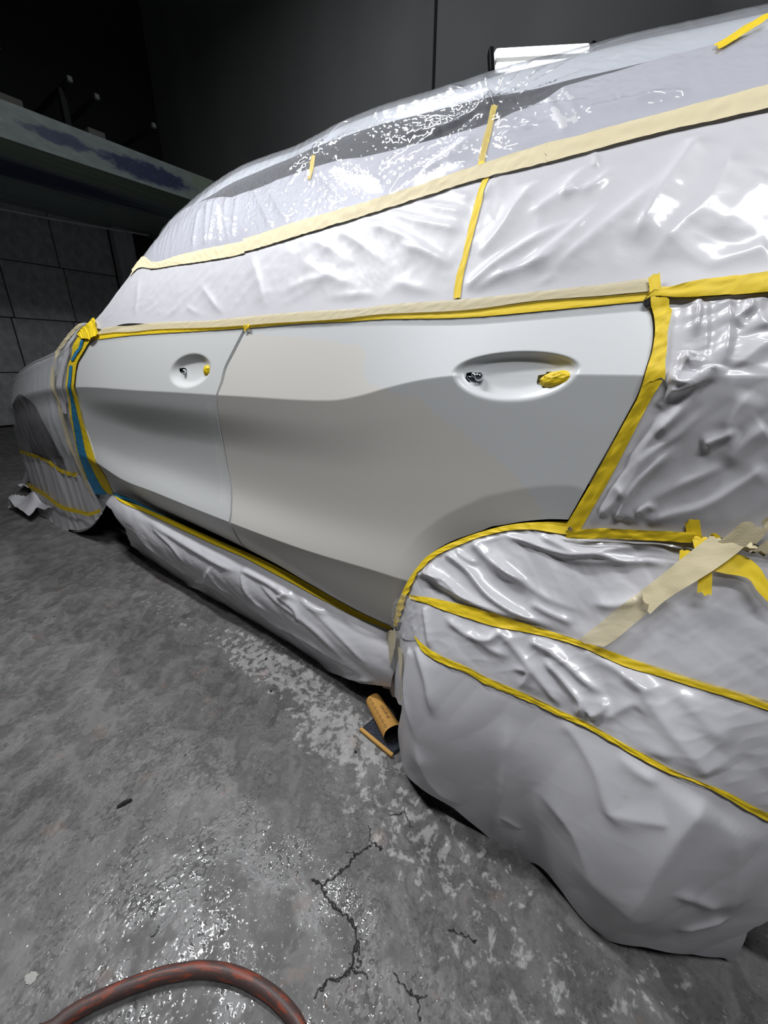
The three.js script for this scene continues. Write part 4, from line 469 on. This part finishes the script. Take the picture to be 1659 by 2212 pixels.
// ---------- floor ----------
const cracks = [
  [[[-0.395,0.275],[-0.381,0.289],[-0.373,0.303],[-0.365,0.296]], 1.1], [[[-0.343,0.296],[-0.355,0.296],[-0.365,0.296],[-0.372,0.318],[-0.384,0.337],[-0.385,0.36],[-0.39,0.38],[-0.395,0.396],[-0.4,0.408],[-0.405,0.421],[-0.395,0.427],[-0.377,0.431],[-0.366,0.433],[-0.354,0.434],[-0.343,0.432],[-0.332,0.428],[-0.323,0.429],[-0.314,0.431],[-0.305,0.434],[-0.298,0.439],[-0.291,0.445],[-0.287,0.453],[-0.286,0.462],[-0.281,0.47],[-0.279,0.48],[-0.278,0.487],[-0.281,0.496],[-0.288,0.506],[-0.298,0.514],[-0.304,0.521],[-0.303,0.531],[-0.304,0.543]], 2.2],
  [[[-0.405,0.421],[-0.417,0.425],[-0.428,0.431]], 1.8], [[[-0.383,0.337],[-0.394,0.34],[-0.402,0.344]], 1.4], [[[-0.276,0.479],[-0.267,0.477],[-0.258,0.474],[-0.25,0.472],[-0.244,0.472]], 1.6], [[[-0.288,0.449],[-0.276,0.455],[-0.268,0.468],[-0.272,0.478]], 1.0], [[[-0.372,0.23],[-0.36,0.214],[-0.346,0.2],[-0.353,0.19]], 1.0], [[[-0.346,0.2],[-0.336,0.204],[-0.331,0.211],[-0.31,0.218]], 1.0],
  [[[-0.212,0.44],[-0.201,0.441],[-0.188,0.441],[-0.173,0.442],[-0.159,0.439]], 1.6], [[[-0.159,0.439],[-0.151,0.451],[-0.147,0.461]], 1.0], [[[-0.159,0.439],[-0.152,0.431],[-0.147,0.426]], 1.0], [[[-0.157,0.327],[-0.141,0.324],[-0.125,0.317],[-0.109,0.314]], 1.4], [[[-2.007,0.466],[-2.033,0.44],[-2.026,0.422],[-1.995,0.408]], 1.2], [[[-0.924,0.439],[-0.926,0.418],[-0.918,0.394]], 0.8],
];
const FX0 = -2.5, FX1 = 0.46, FZ0 = -0.32, FZ1 = 1.5, FW = 2048, FH = 1260;
const crackList = cracks.map(([p, w]) => ({ f: lineDist(p), b: bounds(p), w: 0.0003 + w * 0.00052 }));
function crackAt(x, z) { let s = 0; for (const c of crackList) { if (x < c.b[0] - 0.03 || x > c.b[1] + 0.03 || z < c.b[2] - 0.03 || z > c.b[3] + 0.03) continue; const d = c.f(x + 0.004 * N2(x * 60, z * 60) + 0.001 * N2(x * 190, z * 190), z + 0.004 * M2(x * 60, z * 60) + 0.001 * M2(x * 190, z * 190))[0]; s = Math.max(s, 1 - smooth(c.w * (0.55 + 0.4 * N2(x * 40, z * 40)), c.w * 1.5, d)); } return s; }
// places where sanding dust lies on the floor (ragged pale blotches), and where a sealer makes it shine
const DUST = [[-1.0, 0.06, 0.5, 0.12, 1], [-0.62, 0.12, 0.30, 0.14, 1], [-0.3, 0.22, 0.35, 0.16, 0.65], [-0.05, 0.3, 0.35, 0.2, 0.5], [0.2, 0.24, 0.3, 0.16, 0.5], [-1.6, 0.1, 0.6, 0.12, 0.45]];
function concrete(x, z, o, near) {
  const fine = near ? smooth(0, 0.25, Math.min(x - FX0, FX1 - x + 0.12, z - FZ0 + 0.15, FZ1 - z)) : 0;
  const big = fbm(x * 1.1, z * 1.1, 3), mid = fbm(x * 5 + 3, z * 5, 4), sm = fbm(x * 26, z * 26 + 7, 4), dot = fine ? fine * N2(x * 150, z * 150) : 0;
  let c = 0.385 + 0.05 * big + 0.045 * mid + 0.030 * sm + 0.012 * dot;
  const m2 = fbm(x * 9 - 4 + 0.8 * mid, z * 9 + 0.8 * mid, 5, 0.6); c += 0.035 * smooth(0.02, 0.14, m2) - 0.03 * smooth(0.05, 0.2, -m2);
  let dust = 0; for (const [a, b, rx, rz, k] of DUST) { const q = ((x - a) / rx) ** 2 + ((z - b) / rz) ** 2; if (q < 1) dust = Math.max(dust, k * (1 - q)); }
  const dn = 0.5 + 0.5 * fbm(x * 21 + 40, z * 21 + 0.6 * mid, 6, 0.68), d = smooth(0.60, 0.70, dn * 0.75 + dust * 0.36); c += 0.24 * d * (0.6 + 0.4 * dn);
  const rust = smooth(0.42, 0.55, fbm(x * 4.2 + 90, z * 4.2 - 3, 5, 0.62)), speck = fine && N2(x * 95 + 50, z * 95) > 0.9 && N2(x * 7, z * 7 + 30) > 0.1 ? 1 : 0;
  const ck = fine ? crackAt(x, z) : 0;
  c = mix(c + 0.3 * speck, 0.05, ck);
  o.c = [c + 0.004 + 0.03 * rust * (1 - ck), c + 0.006 * rust, c - 0.004 - 0.004 * rust];
  const seal = smooth(-0.18, 0.16, fbm(x * 6 + 11, z * 6 + 5, 4, 0.6) + 0.30 * N2(x * 1.7 + 2, z * 1.7));
  const isl = fine ? fine * smooth(0.18, 0.30, fbm(x * 70 + 3, z * 55 - 8, 3, 0.6) + 0.35 * N2(x * 6 + 1, z * 6) - 0.12 + 0.2 * seal) : 0;
  o.r = mix(mix(0.66, 0.42, seal * (1 - d)), 0.055, isl * (1 - d)) + 0.1 * ck;
  o.h = 0.45 + 0.10 * fbm(x * 18, z * 18, 3) + fine * (fine ? 0.065 * fbm(x * 48 + 5, z * 48, 3, 0.6) + 0.012 * dot - 0.35 * ck : 0);
}
const near = { c: new Uint8Array(FW * FH * 4), r: new Uint8Array(FW * FH * 4), h: new Float32Array(FW * FH * 4) };
{ const o = {}; for (let j = 0; j < FH; j++) for (let i = 0; i < FW; i++) { concrete(mix(FX0, FX1, (i + 0.5) / FW), mix(FZ0, FZ1, (j + 0.5) / FH), o, true); const k = (j * FW + i) * 4; for (let c = 0; c < 3; c++) { near.c[k + c] = clamp(o.c[c]) * 255; near.r[k + c] = clamp(o.r) * 255; near.h[k + c] = o.h; } near.c[k + 3] = near.r[k + 3] = 255; near.h[k + 3] = 1; } }
const raw = (d, w, h, srgb, type = THREE.UnsignedByteType) => { const t = new THREE.DataTexture(d, w, h, THREE.RGBAFormat, type); t.magFilter = t.minFilter = THREE.LinearFilter; if (srgb) t.colorSpace = THREE.SRGBColorSpace; t.needsUpdate = true; return t; };
const nearMat = new THREE.MeshPhysicalMaterial({ map: raw(near.c, FW, FH, true), roughnessMap: raw(near.r, FW, FH), roughness: 1, bumpMap: raw(near.h, FW, FH, false, THREE.FloatType), bumpScale: 0.006 });
const farC = new Uint8Array(1024 * 1024 * 4), farR = new Uint8Array(1024 * 1024 * 4);
const RX0 = -9.6, RX1 = 5, RZ0 = -4.8, RZ1 = 5.5;
{ const o = {}; for (let j = 0; j < 1024; j++) for (let i = 0; i < 1024; i++) { concrete(mix(RX0, RX1, (i + 0.5) / 1024), mix(RZ0, RZ1, (j + 0.5) / 1024), o, false); const k = (j * 1024 + i) * 4; for (let c = 0; c < 3; c++) { farC[k + c] = clamp(o.c[c]) * 255; farR[k + c] = clamp(o.r) * 255; } farC[k + 3] = farR[k + 3] = 255; } }
const farMat = new THREE.MeshPhysicalMaterial({ map: raw(farC, 1024, 1024, true), roughnessMap: raw(farR, 1024, 1024), roughness: 1 });
{
  const quad = (x0, x1, z0, z1, bx0, bx1, bz0, bz1) => { const g = new THREE.BufferGeometry(); g.setAttribute('position', new THREE.Float32BufferAttribute([x0, 0, z0, x0, 0, z1, x1, 0, z1, x1, 0, z0], 3)); const U = (x) => (x - bx0) / (bx1 - bx0), W = (z) => (z - bz0) / (bz1 - bz0); g.setAttribute('uv', new THREE.Float32BufferAttribute([U(x0), W(z0), U(x0), W(z1), U(x1), W(z1), U(x1), W(z0)], 2)); g.setIndex([0, 1, 2, 0, 2, 3]); g.computeVertexNormals(); return g; };
  const farQ = (a, b, c, d) => quad(a, b, c, d, RX0, RX1, RZ0, RZ1), slab = new THREE.BoxGeometry(RX1 - RX0, 0.2, RZ1 - RZ0).translate((RX0 + RX1) / 2, -0.11, (RZ0 + RZ1) / 2);
  const far = mergeGeometries([farQ(RX0, FX0, RZ0, RZ1), farQ(FX1, RX1, RZ0, RZ1), farQ(FX0, FX1, RZ0, FZ0), farQ(FX0, FX1, FZ1, RZ1), slab]);
  const g = mergeGeometries([quad(FX0, FX1, FZ0, FZ1, FX0, FX1, FZ0, FZ1), far], true);
  struct('floor', g, [nearMat, farMat]);
}
// ---------- room ----------
const stainTex = (w, h, base, amp, seed, mm = 1) => dataTex(w, h, (i, j, o) => { const x = i / 64 * mm, y = j / 64 * mm, n = base + amp * fbm(x * 0.5 + seed, y * 0.5, 5, 0.6) + amp * 0.5 * fbm(x * 2 + seed, y * 0.35, 3); o[0] = n; o[1] = n * 1.005; o[2] = n * 1.01; }, { srgb: true });
const wallTex = stainTex(512, 512, 0.52, 0.06, 3); wallTex.repeat.set(0.25, 0.25);
const concreteWall = new THREE.MeshStandardMaterial({ map: wallTex, roughness: 0.85 });
const blockTex = stainTex(512, 512, 0.74, 0.10, 8); 
const blockMat = [0.92, 1, 1.08].map((k) => new THREE.MeshStandardMaterial({ map: blockTex, color: new THREE.Color(k, k, k * 1.01), roughness: 0.85 }));
const CEIL = 7.4;
// back wall: two tall concrete panels with an open joint
{
  const w = new THREE.Group(); w.name = 'wall_back'; w.userData.kind = 'structure'; scene.add(w);
  const jx = -3.29, t = 0.2, panel = (x0, x1) => { const g = new RoundedBoxGeometry(x1 - x0, CEIL, t, 2, 0.012).translate((x0 + x1) / 2, CEIL / 2, RZ0 - t / 2); return obj('panel', g, concreteWall, w); };
  panel(RX0 - 0.2, jx - 0.02); panel(jx + 0.02, RX1 + 0.2);
  obj('joint_backing', box(0.2, CEIL, 0.05, jx, CEIL / 2, RZ0 - t - 0.03), dark, w);
}
// left wall: courses of large blocks below the slab, plain concrete above
{
  const w = new THREE.Group(); w.name = 'wall_left'; w.userData.kind = 'structure'; scene.add(w);
  obj('wall_core', box(0.25, CEIL, RZ1 - RZ0 + 0.4, RX0 - 0.165, CEIL / 2, (RZ0 + RZ1) / 2), new THREE.MeshStandardMaterial({ color: hex('#3c3d3f'), roughness: 0.9 }), w);
  const r = rng(21), H = 0.885;
  for (let row = 0; row < 4; row++) for (let col = 0; col < 6; col++) {
    const z1 = -1.66 + (row % 2 ? 0.05 : 0) - 0.86 + col * 0.9 - 0.02, z0 = col === 0 ? -3.42 : z1 - 0.9, g = new RoundedBoxGeometry(0.06, H - 0.012, z1 - z0 - 0.014, 2, 0.014);
    const m = obj('block', g, blockMat[Math.floor(r() * 3)], w); m.position.set(RX0 - 0.02 + 0.012 * r(), H * (row + 0.5) + 0.02, (z0 + z1) / 2);
  }
}
struct('column', new RoundedBoxGeometry(0.22, 3.5, 0.34, 2, 0.012).translate(RX0 + 0.09, 1.75, -3.62), blockMat[2]);
struct('wall_right', box(0.25, CEIL, RZ1 - RZ0 + 0.4, RX1 + 0.125, CEIL / 2, (RZ0 + RZ1) / 2), concreteWall);
struct('wall_front', box(RX1 - RX0 + 0.6, CEIL, 0.25, (RX0 + RX1) / 2, CEIL / 2, RZ1 + 0.125), concreteWall);
struct('ceiling', box(RX1 - RX0 + 0.6, 0.25, RZ1 - RZ0 + 0.6, (RX0 + RX1) / 2, CEIL + 0.125, (RZ0 + RZ1) / 2), new THREE.MeshStandardMaterial({ color: hex('#3a3b3d'), roughness: 0.9 }));
// slab along the left wall with old blue overspray on its edge
{
  const c = document.createElement('canvas'); c.width = 1024; c.height = 128; const x = c.getContext('2d'); x.fillStyle = '#5c6565'; x.fillRect(0, 0, 1024, 128);
  const id = x.getImageData(0, 0, 1024, 128), d = id.data;
  for (let j = 0; j < 128; j++) for (let i = 0; i < 1024; i++) { const n = fbm(i * 0.012, j * 0.02, 5, 0.6), s = Math.max(smooth(0.0, 0.35, 1 - Math.hypot((i - 640) / 190, (j - 72) / 48) + 0.35 * n), 0.8 * smooth(0.1, 0.5, 1 - Math.hypot((i - 360) / 130, (j - 60) / 34) + 0.35 * n)), k = (j * 1024 + i) * 4, w = N2(i * 0.05, j * 0.05) > 0.83 && j > 40 ? 30 : 0; const g = smooth(760, 860, i) * 8; d[k] = mix(158 + 18 * n + g * 0.4, 66 + 8 * n, s) + w; d[k + 1] = mix(170 + 18 * n + g, 78 + 8 * n, s) + w; d[k + 2] = mix(168 + 18 * n - g, 112 + 8 * n, s) + w; }
  x.putImageData(id, 0, 0); const t = new THREE.CanvasTexture(c); t.colorSpace = THREE.SRGBColorSpace;
  const g = new THREE.BoxGeometry(2.6, 0.375, 10.3); g.translate(RX0 + 1.3, 3.5 + 0.1875, (RZ0 + RZ1) / 2);
  // the visible edge runs from z -0.9 to -4.3 over the picture's width
  const p = g.attributes.position, uv = g.attributes.uv, n = g.attributes.normal; for (let i = 0; i < p.count; i++) if (n.getX(i) > 0.5) uv.setXY(i, (-p.getZ(i) - 0.6) / 3.9, (p.getY(i) - 3.5) / 0.375);
  t.wrapS = THREE.ClampToEdgeWrapping;
  struct('beam', g, new THREE.MeshStandardMaterial({ map: t, roughness: 0.55 }));
}
// ---------- lamps ----------
const steel = phys({ color: '#c4c6c8', roughness: 0.45, metalness: 0.3 }), white = phys({ color: '#e8e8e6', roughness: 0.5 }), black = phys({ color: '#101113', roughness: 0.55 });
const glow = (k) => new THREE.MeshStandardMaterial({ color: hex('#ffffff'), emissive: hex('#fbfdff'), emissiveIntensity: k, roughness: 0.4 });
LAMPS.forEach((L, i) => {   // twin-tube fittings hung over the working side of the car, outside the picture
  const t = thing('fluorescent_light', ['twin tube ceiling light hanging above the front door', 'twin tube ceiling light hanging above the rear end of the car', 'twin tube ceiling light hanging high between the car and the back wall'][i], 'light', L.at);
  t.rotation.set(-L.tilt, L.turn, 0, 'YXZ');
  obj('housing', new RoundedBoxGeometry(1.3, 0.06, 0.16, 2, 0.01).translate(0, 0.07, 0), steel, t);
  for (const s of [-1, 1]) obj('tube', new THREE.CylinderGeometry(0.013, 0.013, 1.2, 16).rotateZ(Math.PI / 2).translate(0, 0.02, s * 0.045), glow(6), t);
  for (const s of [-1, 1]) obj('end_cap', box(0.03, 0.06, 0.16, s * 0.63, 0.03, 0), white, t);
  if (L.tilt) obj('bracket', box(0.1, 0.5, 0.06, 0, 0.3, 0), steel, t); else for (const s of [-1, 1]) obj('hanger', new THREE.CylinderGeometry(0.003, 0.003, CEIL - L.at[1] - 0.1, 6).translate(s * 0.5, (CEIL - L.at[1] - 0.1) / 2 + 0.1, 0), steel, t);
  const a = new THREE.RectAreaLight(0xfafcff, L.power, 1.2, 0.12); a.position.set(0, 0.0, 0); a.rotation.x = -Math.PI / 2; t.add(a);
});
{
  // the fitting in the picture, on the back wall behind the car's roof
  const t = thing('fluorescent_light', 'glowing twin tube light on the dark back wall just above the roof of the car', 'light', [-1.971, 3.555, -3.6]);
  const X = new THREE.Vector3(0.796, 0.052, -0.602), Y = new THREE.Vector3(-0.248, 0.937, -0.246), Z = new THREE.Vector3().crossVectors(X, Y).normalize(); Y.crossVectors(Z, X).normalize(); X.normalize();
  t.setRotationFromMatrix(new THREE.Matrix4().makeBasis(X, Y, Z)); t.scale.setScalar(0.837);
  obj('housing', new RoundedBoxGeometry(1.04, 0.235, 0.05, 2, 0.01).translate(0.52, 0, -0.05), white, t);
  for (const s of [-1, 1]) obj('tube', new THREE.CapsuleGeometry(0.030, 0.94, 6, 18).rotateZ(Math.PI / 2).translate(0.52, s * 0.078 + (s > 0 ? 0.0 : 0.006), 0), glow(3.5), t);
  obj('reflector', box(0.98, 0.05, 0.02, 0.52, 0.0, -0.012), white, t);
  for (const s of [0, 1]) obj('end_cap', new RoundedBoxGeometry(0.05, 0.25, 0.09, 2, 0.01).translate(s ? 1.06 : -0.02, 0, -0.02), black, t);
  t.updateMatrix(); const inv = t.matrix.clone().invert(), mid = new THREE.Vector3(0.6, 0, -0.08).applyMatrix4(t.matrix); obj('bracket', box(0.05, 0.05, 4.8 + mid.z, mid.x, mid.y, (mid.z - 4.8) / 2).applyMatrix4(inv), black, t);
  const a = new THREE.RectAreaLight(0xfafcff, WALL_LAMP.power, 0.8, 0.17); a.position.set(0.52, 0, 0.04); a.rotation.y = Math.PI; t.add(a);
}
// ---------- hose ----------
{
  const c = curve([[-0.62,0.82],[-0.616,0.801],[-0.6,0.769],[-0.571,0.727],[-0.539,0.687],[-0.511,0.66],[-0.486,0.639],[-0.442,0.613],[-0.394,0.595],[-0.346,0.584],[-0.297,0.582]], 4).map(([x, z]) => new THREE.Vector3(x, 0.0125, z));
  const first = c[0], last = c[c.length - 1]; for (const [a, b] of [[-0.12, 0.16], [-0.3, 0.6], [-0.35, 1.3], [-0.9, 2.2], [-2.2, 3.0]]) c.unshift(new THREE.Vector3(first.x + a, 0.0125, first.z + b)); for (const [a, b] of [[0.06, 0.12], [0.10, 0.4], [0.3, 1.0], [0.9, 1.8], [2.0, 2.4]]) c.push(new THREE.Vector3(last.x + a, 0.0125, last.z + b));
  const tx = dataTex(1024, 64, (i, j, o) => { const n = fbm(i * 0.02, j * 0.1, 4, 0.6), w = smooth(-0.05, 0.3, n + 0.25 * N2(i * 0.004, j * 0.05)), q = N2(i * 0.3, j * 0.4) * 0.03; o[0] = mix(0.30, 0.52, w) + q; o[1] = mix(0.23, 0.25, w) + q; o[2] = mix(0.22, 0.18, w) + q; }, { srgb: true }); tx.repeat.set(5, 1);
  tag(obj('air_hose', new THREE.TubeGeometry(new THREE.CatmullRomCurve3(c, false, 'centripetal'), 520, 0.0118, 18), new THREE.MeshPhysicalMaterial({ map: tx, roughness: 0.55, clearcoat: 0.15, clearcoatRoughness: 0.4 })), 'worn reddish brown rubber hose curving over the concrete floor', 'hose');
}
// ---------- sandpaper roll, sanding block ----------
{
  const t = thing('sandpaper_roll', 'tan rolled sheet of sandpaper printed P400 lying on a sanding pad', 'sandpaper', [-0.535, 0.040, 0.030]);
  const c = document.createElement('canvas'); c.width = 1024; c.height = 512; const x = c.getContext('2d'); x.fillStyle = '#c9964a'; x.fillRect(0, 0, 1024, 512);
  const r = rng(8); for (let k = 0; k < 2500; k++) { x.fillStyle = r() < 0.5 ? 'rgba(90,55,15,0.08)' : 'rgba(255,225,160,0.07)'; x.fillRect(r() * 1024, r() * 512, 1 + 10 * r(), 1 + 2 * r()); }
  // canvas x runs round the roll, y along it
  x.fillStyle = x.strokeStyle = '#1c130a';
  const print = (cx, cy, s) => { x.save(); x.translate(cx, cy); x.rotate(-Math.PI / 2); x.font = s + 'px sans-serif'; x.textAlign = 'center'; x.textBaseline = 'middle'; x.fillText('P400', 0, 0); x.restore(); };
  for (const cx of [150, 560, 960]) { print(cx, 300, 92); x.font = '30px sans-serif';
    for (let k = 0; k < 7; k++) { const yy = 50 + k * 68; x.lineWidth = 5; x.beginPath(); x.arc(cx - 130, yy, 24, 0, 7); x.stroke(); x.beginPath(); x.ellipse(cx - 130, yy, 6, 11, 0.5 + k, 0, 7); x.fill(); } }
  const tex = new THREE.CanvasTexture(c); tex.colorSpace = THREE.SRGBColorSpace;
  const tube = (r, inner) => { const g = new THREE.CylinderGeometry(r * 0.88, r * 1.08, 0.135, 40, 6, true), p = g.attributes.position; for (let i = 0; i < p.count; i++) { const a = Math.atan2(p.getZ(i), p.getX(i)), k = 1 + 0.05 * Math.sin(2 * a + 1) + 0.02 * Math.sin(5 * a); p.setX(i, p.getX(i) * k); p.setZ(i, p.getZ(i) * k); } g.computeVertexNormals(); return g; };
  obj('paper', tube(0.0265), new THREE.MeshStandardMaterial({ map: tex, roughness: 0.75 }), t).userData.label = 'tan paper back printed P400';
  const grit = obj('grit', tube(0.0255), new THREE.MeshStandardMaterial({ color: hex('#0d0d10'), roughness: 0.9, side: THREE.DoubleSide }), t); grit.userData.label = 'black grit inside';
  const along = new THREE.Vector3(0.118, 0.000, 0.062).normalize(), side = new THREE.Vector3(0, 1, 0), out = new THREE.Vector3().crossVectors(side, along);
  t.setRotationFromMatrix(new THREE.Matrix4().makeBasis(out.clone(), along.clone().negate(), new THREE.Vector3().crossVectors(out, along.clone().negate())));
  t.rotateY(0.5);
  const pad = thing('sanding_pad', 'dark blue grey sanding pad with a tan edge lying under the sandpaper roll', 'sanding pad', [-0.510, 0, 0.058]);
  pad.rotation.y = -0.12;
  const padTex = dataTex(128, 128, (i, j, o) => { const n = fbm(i * 0.06, j * 0.2, 4, 0.6), w = smooth(0.1, 0.45, n); o[0] = mix(0.09, 0.35, w); o[1] = mix(0.11, 0.38, w); o[2] = mix(0.15, 0.45, w); }, { srgb: true }); padTex.repeat.set(1, 1);
  obj('pad', new RoundedBoxGeometry(0.125, 0.012, 0.06, 2, 0.003).translate(0, 0.006, 0), new THREE.MeshStandardMaterial({ map: padTex, roughness: 0.7 }), pad);
  obj('edge_strip', new RoundedBoxGeometry(0.128, 0.010, 0.010, 2, 0.002).translate(0, 0.009, 0.034), phys({ color: '#c99a4e', roughness: 0.6 }), pad).userData.label = 'tan edge strip';
}
// ---------- litter on the floor ----------
function lump(name, label, category, [x, z], r, squash, color, seed, group) {
  const g = new THREE.IcosahedronGeometry(1, 4), p = g.attributes.position; for (let i = 0; i < p.count; i++) { const a = p.getX(i), b = p.getY(i), c = p.getZ(i), k = 1 + 0.35 * N3(a * 1.3 + seed, b * 1.3, c * 1.3) + 0.15 * N3(a * 3 + seed, b * 3, c * 3); p.setXYZ(i, x + a * k * r, r * squash[1] * (0.85 + b * k), z + c * k * r); }
  const m = g; m.translate(-x, 0, -z).scale(squash[0], 1, squash[2]).rotateY(squash[3] ?? 0).translate(x, 0, z); m.computeVertexNormals(); return tag(obj(name, m, phys({ color, roughness: 0.8 })), label, category, group);
}
lump('paint_chip', 'curled black chip lying alone on the floor left of the wet shine', 'chip', [[-0.918,0.59]][0], 0.012, [1.3, 0.3, 0.45, 1.25], '#151413', 2);
lump('pebble', 'small grey pebble in the wet shining patch of the floor', 'pebble', [[-0.616,0.663]][0], 0.0075, [0.8, 0.35, 1.1, 0.2], '#747673', 5);
lump('plaster_scrap', 'flat pale scrap stuck to the floor near the left edge above the hose', 'scrap', [[-0.729,0.823]][0], 0.008, [1.3, 0.12, 0.9, 0.4], '#a8a6a2', 9);
lump('dirt_crumb', 'tiny black crumb on the floor in front of the sanding pad', 'crumb', [[-0.545,0.146]][0], 0.0035, [1, 0.5, 1], '#121110', 11);
lump('dirt_crumb', 'tiny curled dark crumb on the pale floor below the sill film', 'crumb', [[-1.055,0.05]][0], 0.006, [0.6, 0.4, 1.2, 0.3], '#2b2a28', 13);
lump('dirt_crumb', 'tiny dark crumb on the floor midway along the sill film, farther from the skirt', 'crumb', [[-0.917,0.14]][0], 0.0035, [1, 0.5, 1], '#1b1a18', 17);
// ---------- the far left corner ----------
{
  const pts = []; for (let k = 0; k <= 24; k++) { const s = k / 24; pts.push(new THREE.Vector3(-9.3, mix(3.29, 3.46, s) - 0.10 * s * (1 - s), mix(-0.5, -4.05, s))); }
  tag(obj('rope', new THREE.TubeGeometry(new THREE.CatmullRomCurve3(pts), 60, 0.016, 8), phys({ color: '#f0f2f6', roughness: 0.5 })), 'pale rope stretched along the dark block wall below the slab', 'rope');
  const gb = phys({ color: '#6d6d68', roughness: 0.85 });
  for (const [z, w, label] of [[-1.54, 0.22, 'grey block on the slab edge nearer the left edge of the picture'], [-2.42, 0.20, 'grey block on the slab edge nearer the car']]) tag(obj('concrete_block', new RoundedBoxGeometry(0.12, 0.075, w, 2, 0.006).translate(-7.08, 3.875 + 0.0375, z), gb), label, 'block', 'blocks on the slab edge');
  const rack = thing('pipe_rack', 'dark rack of uprights and pale tipped arms on the slab in the far left corner', 'rack', [-7.6, 3.875, -2.35]);
  const dk = phys({ color: '#1d1f22', roughness: 0.7 }), tip = phys({ color: '#8a8d90', roughness: 0.7 });
  obj('upright', box(0.09, 0.62, 0.07, 0, 0.31, 0.03), dk, rack); obj('upright', box(0.09, 0.62, 0.07, -1.2, 0.31, 0.03), dk, rack);
  for (const [y, z] of [[0.68, 0.0], [0.62, -0.30], [0.58, -1.05], [0.68, 0.72]]) { const a = obj('arm', box(1.6, 0.045, 0.05, -0.55, y - 0.03, z), dk, rack); obj('arm_tip', new RoundedBoxGeometry(0.05, 0.06, 0.055, 2, 0.008).translate(0.27, y - 0.03, z), tip, a); }
}
renderer.render(scene, camera);
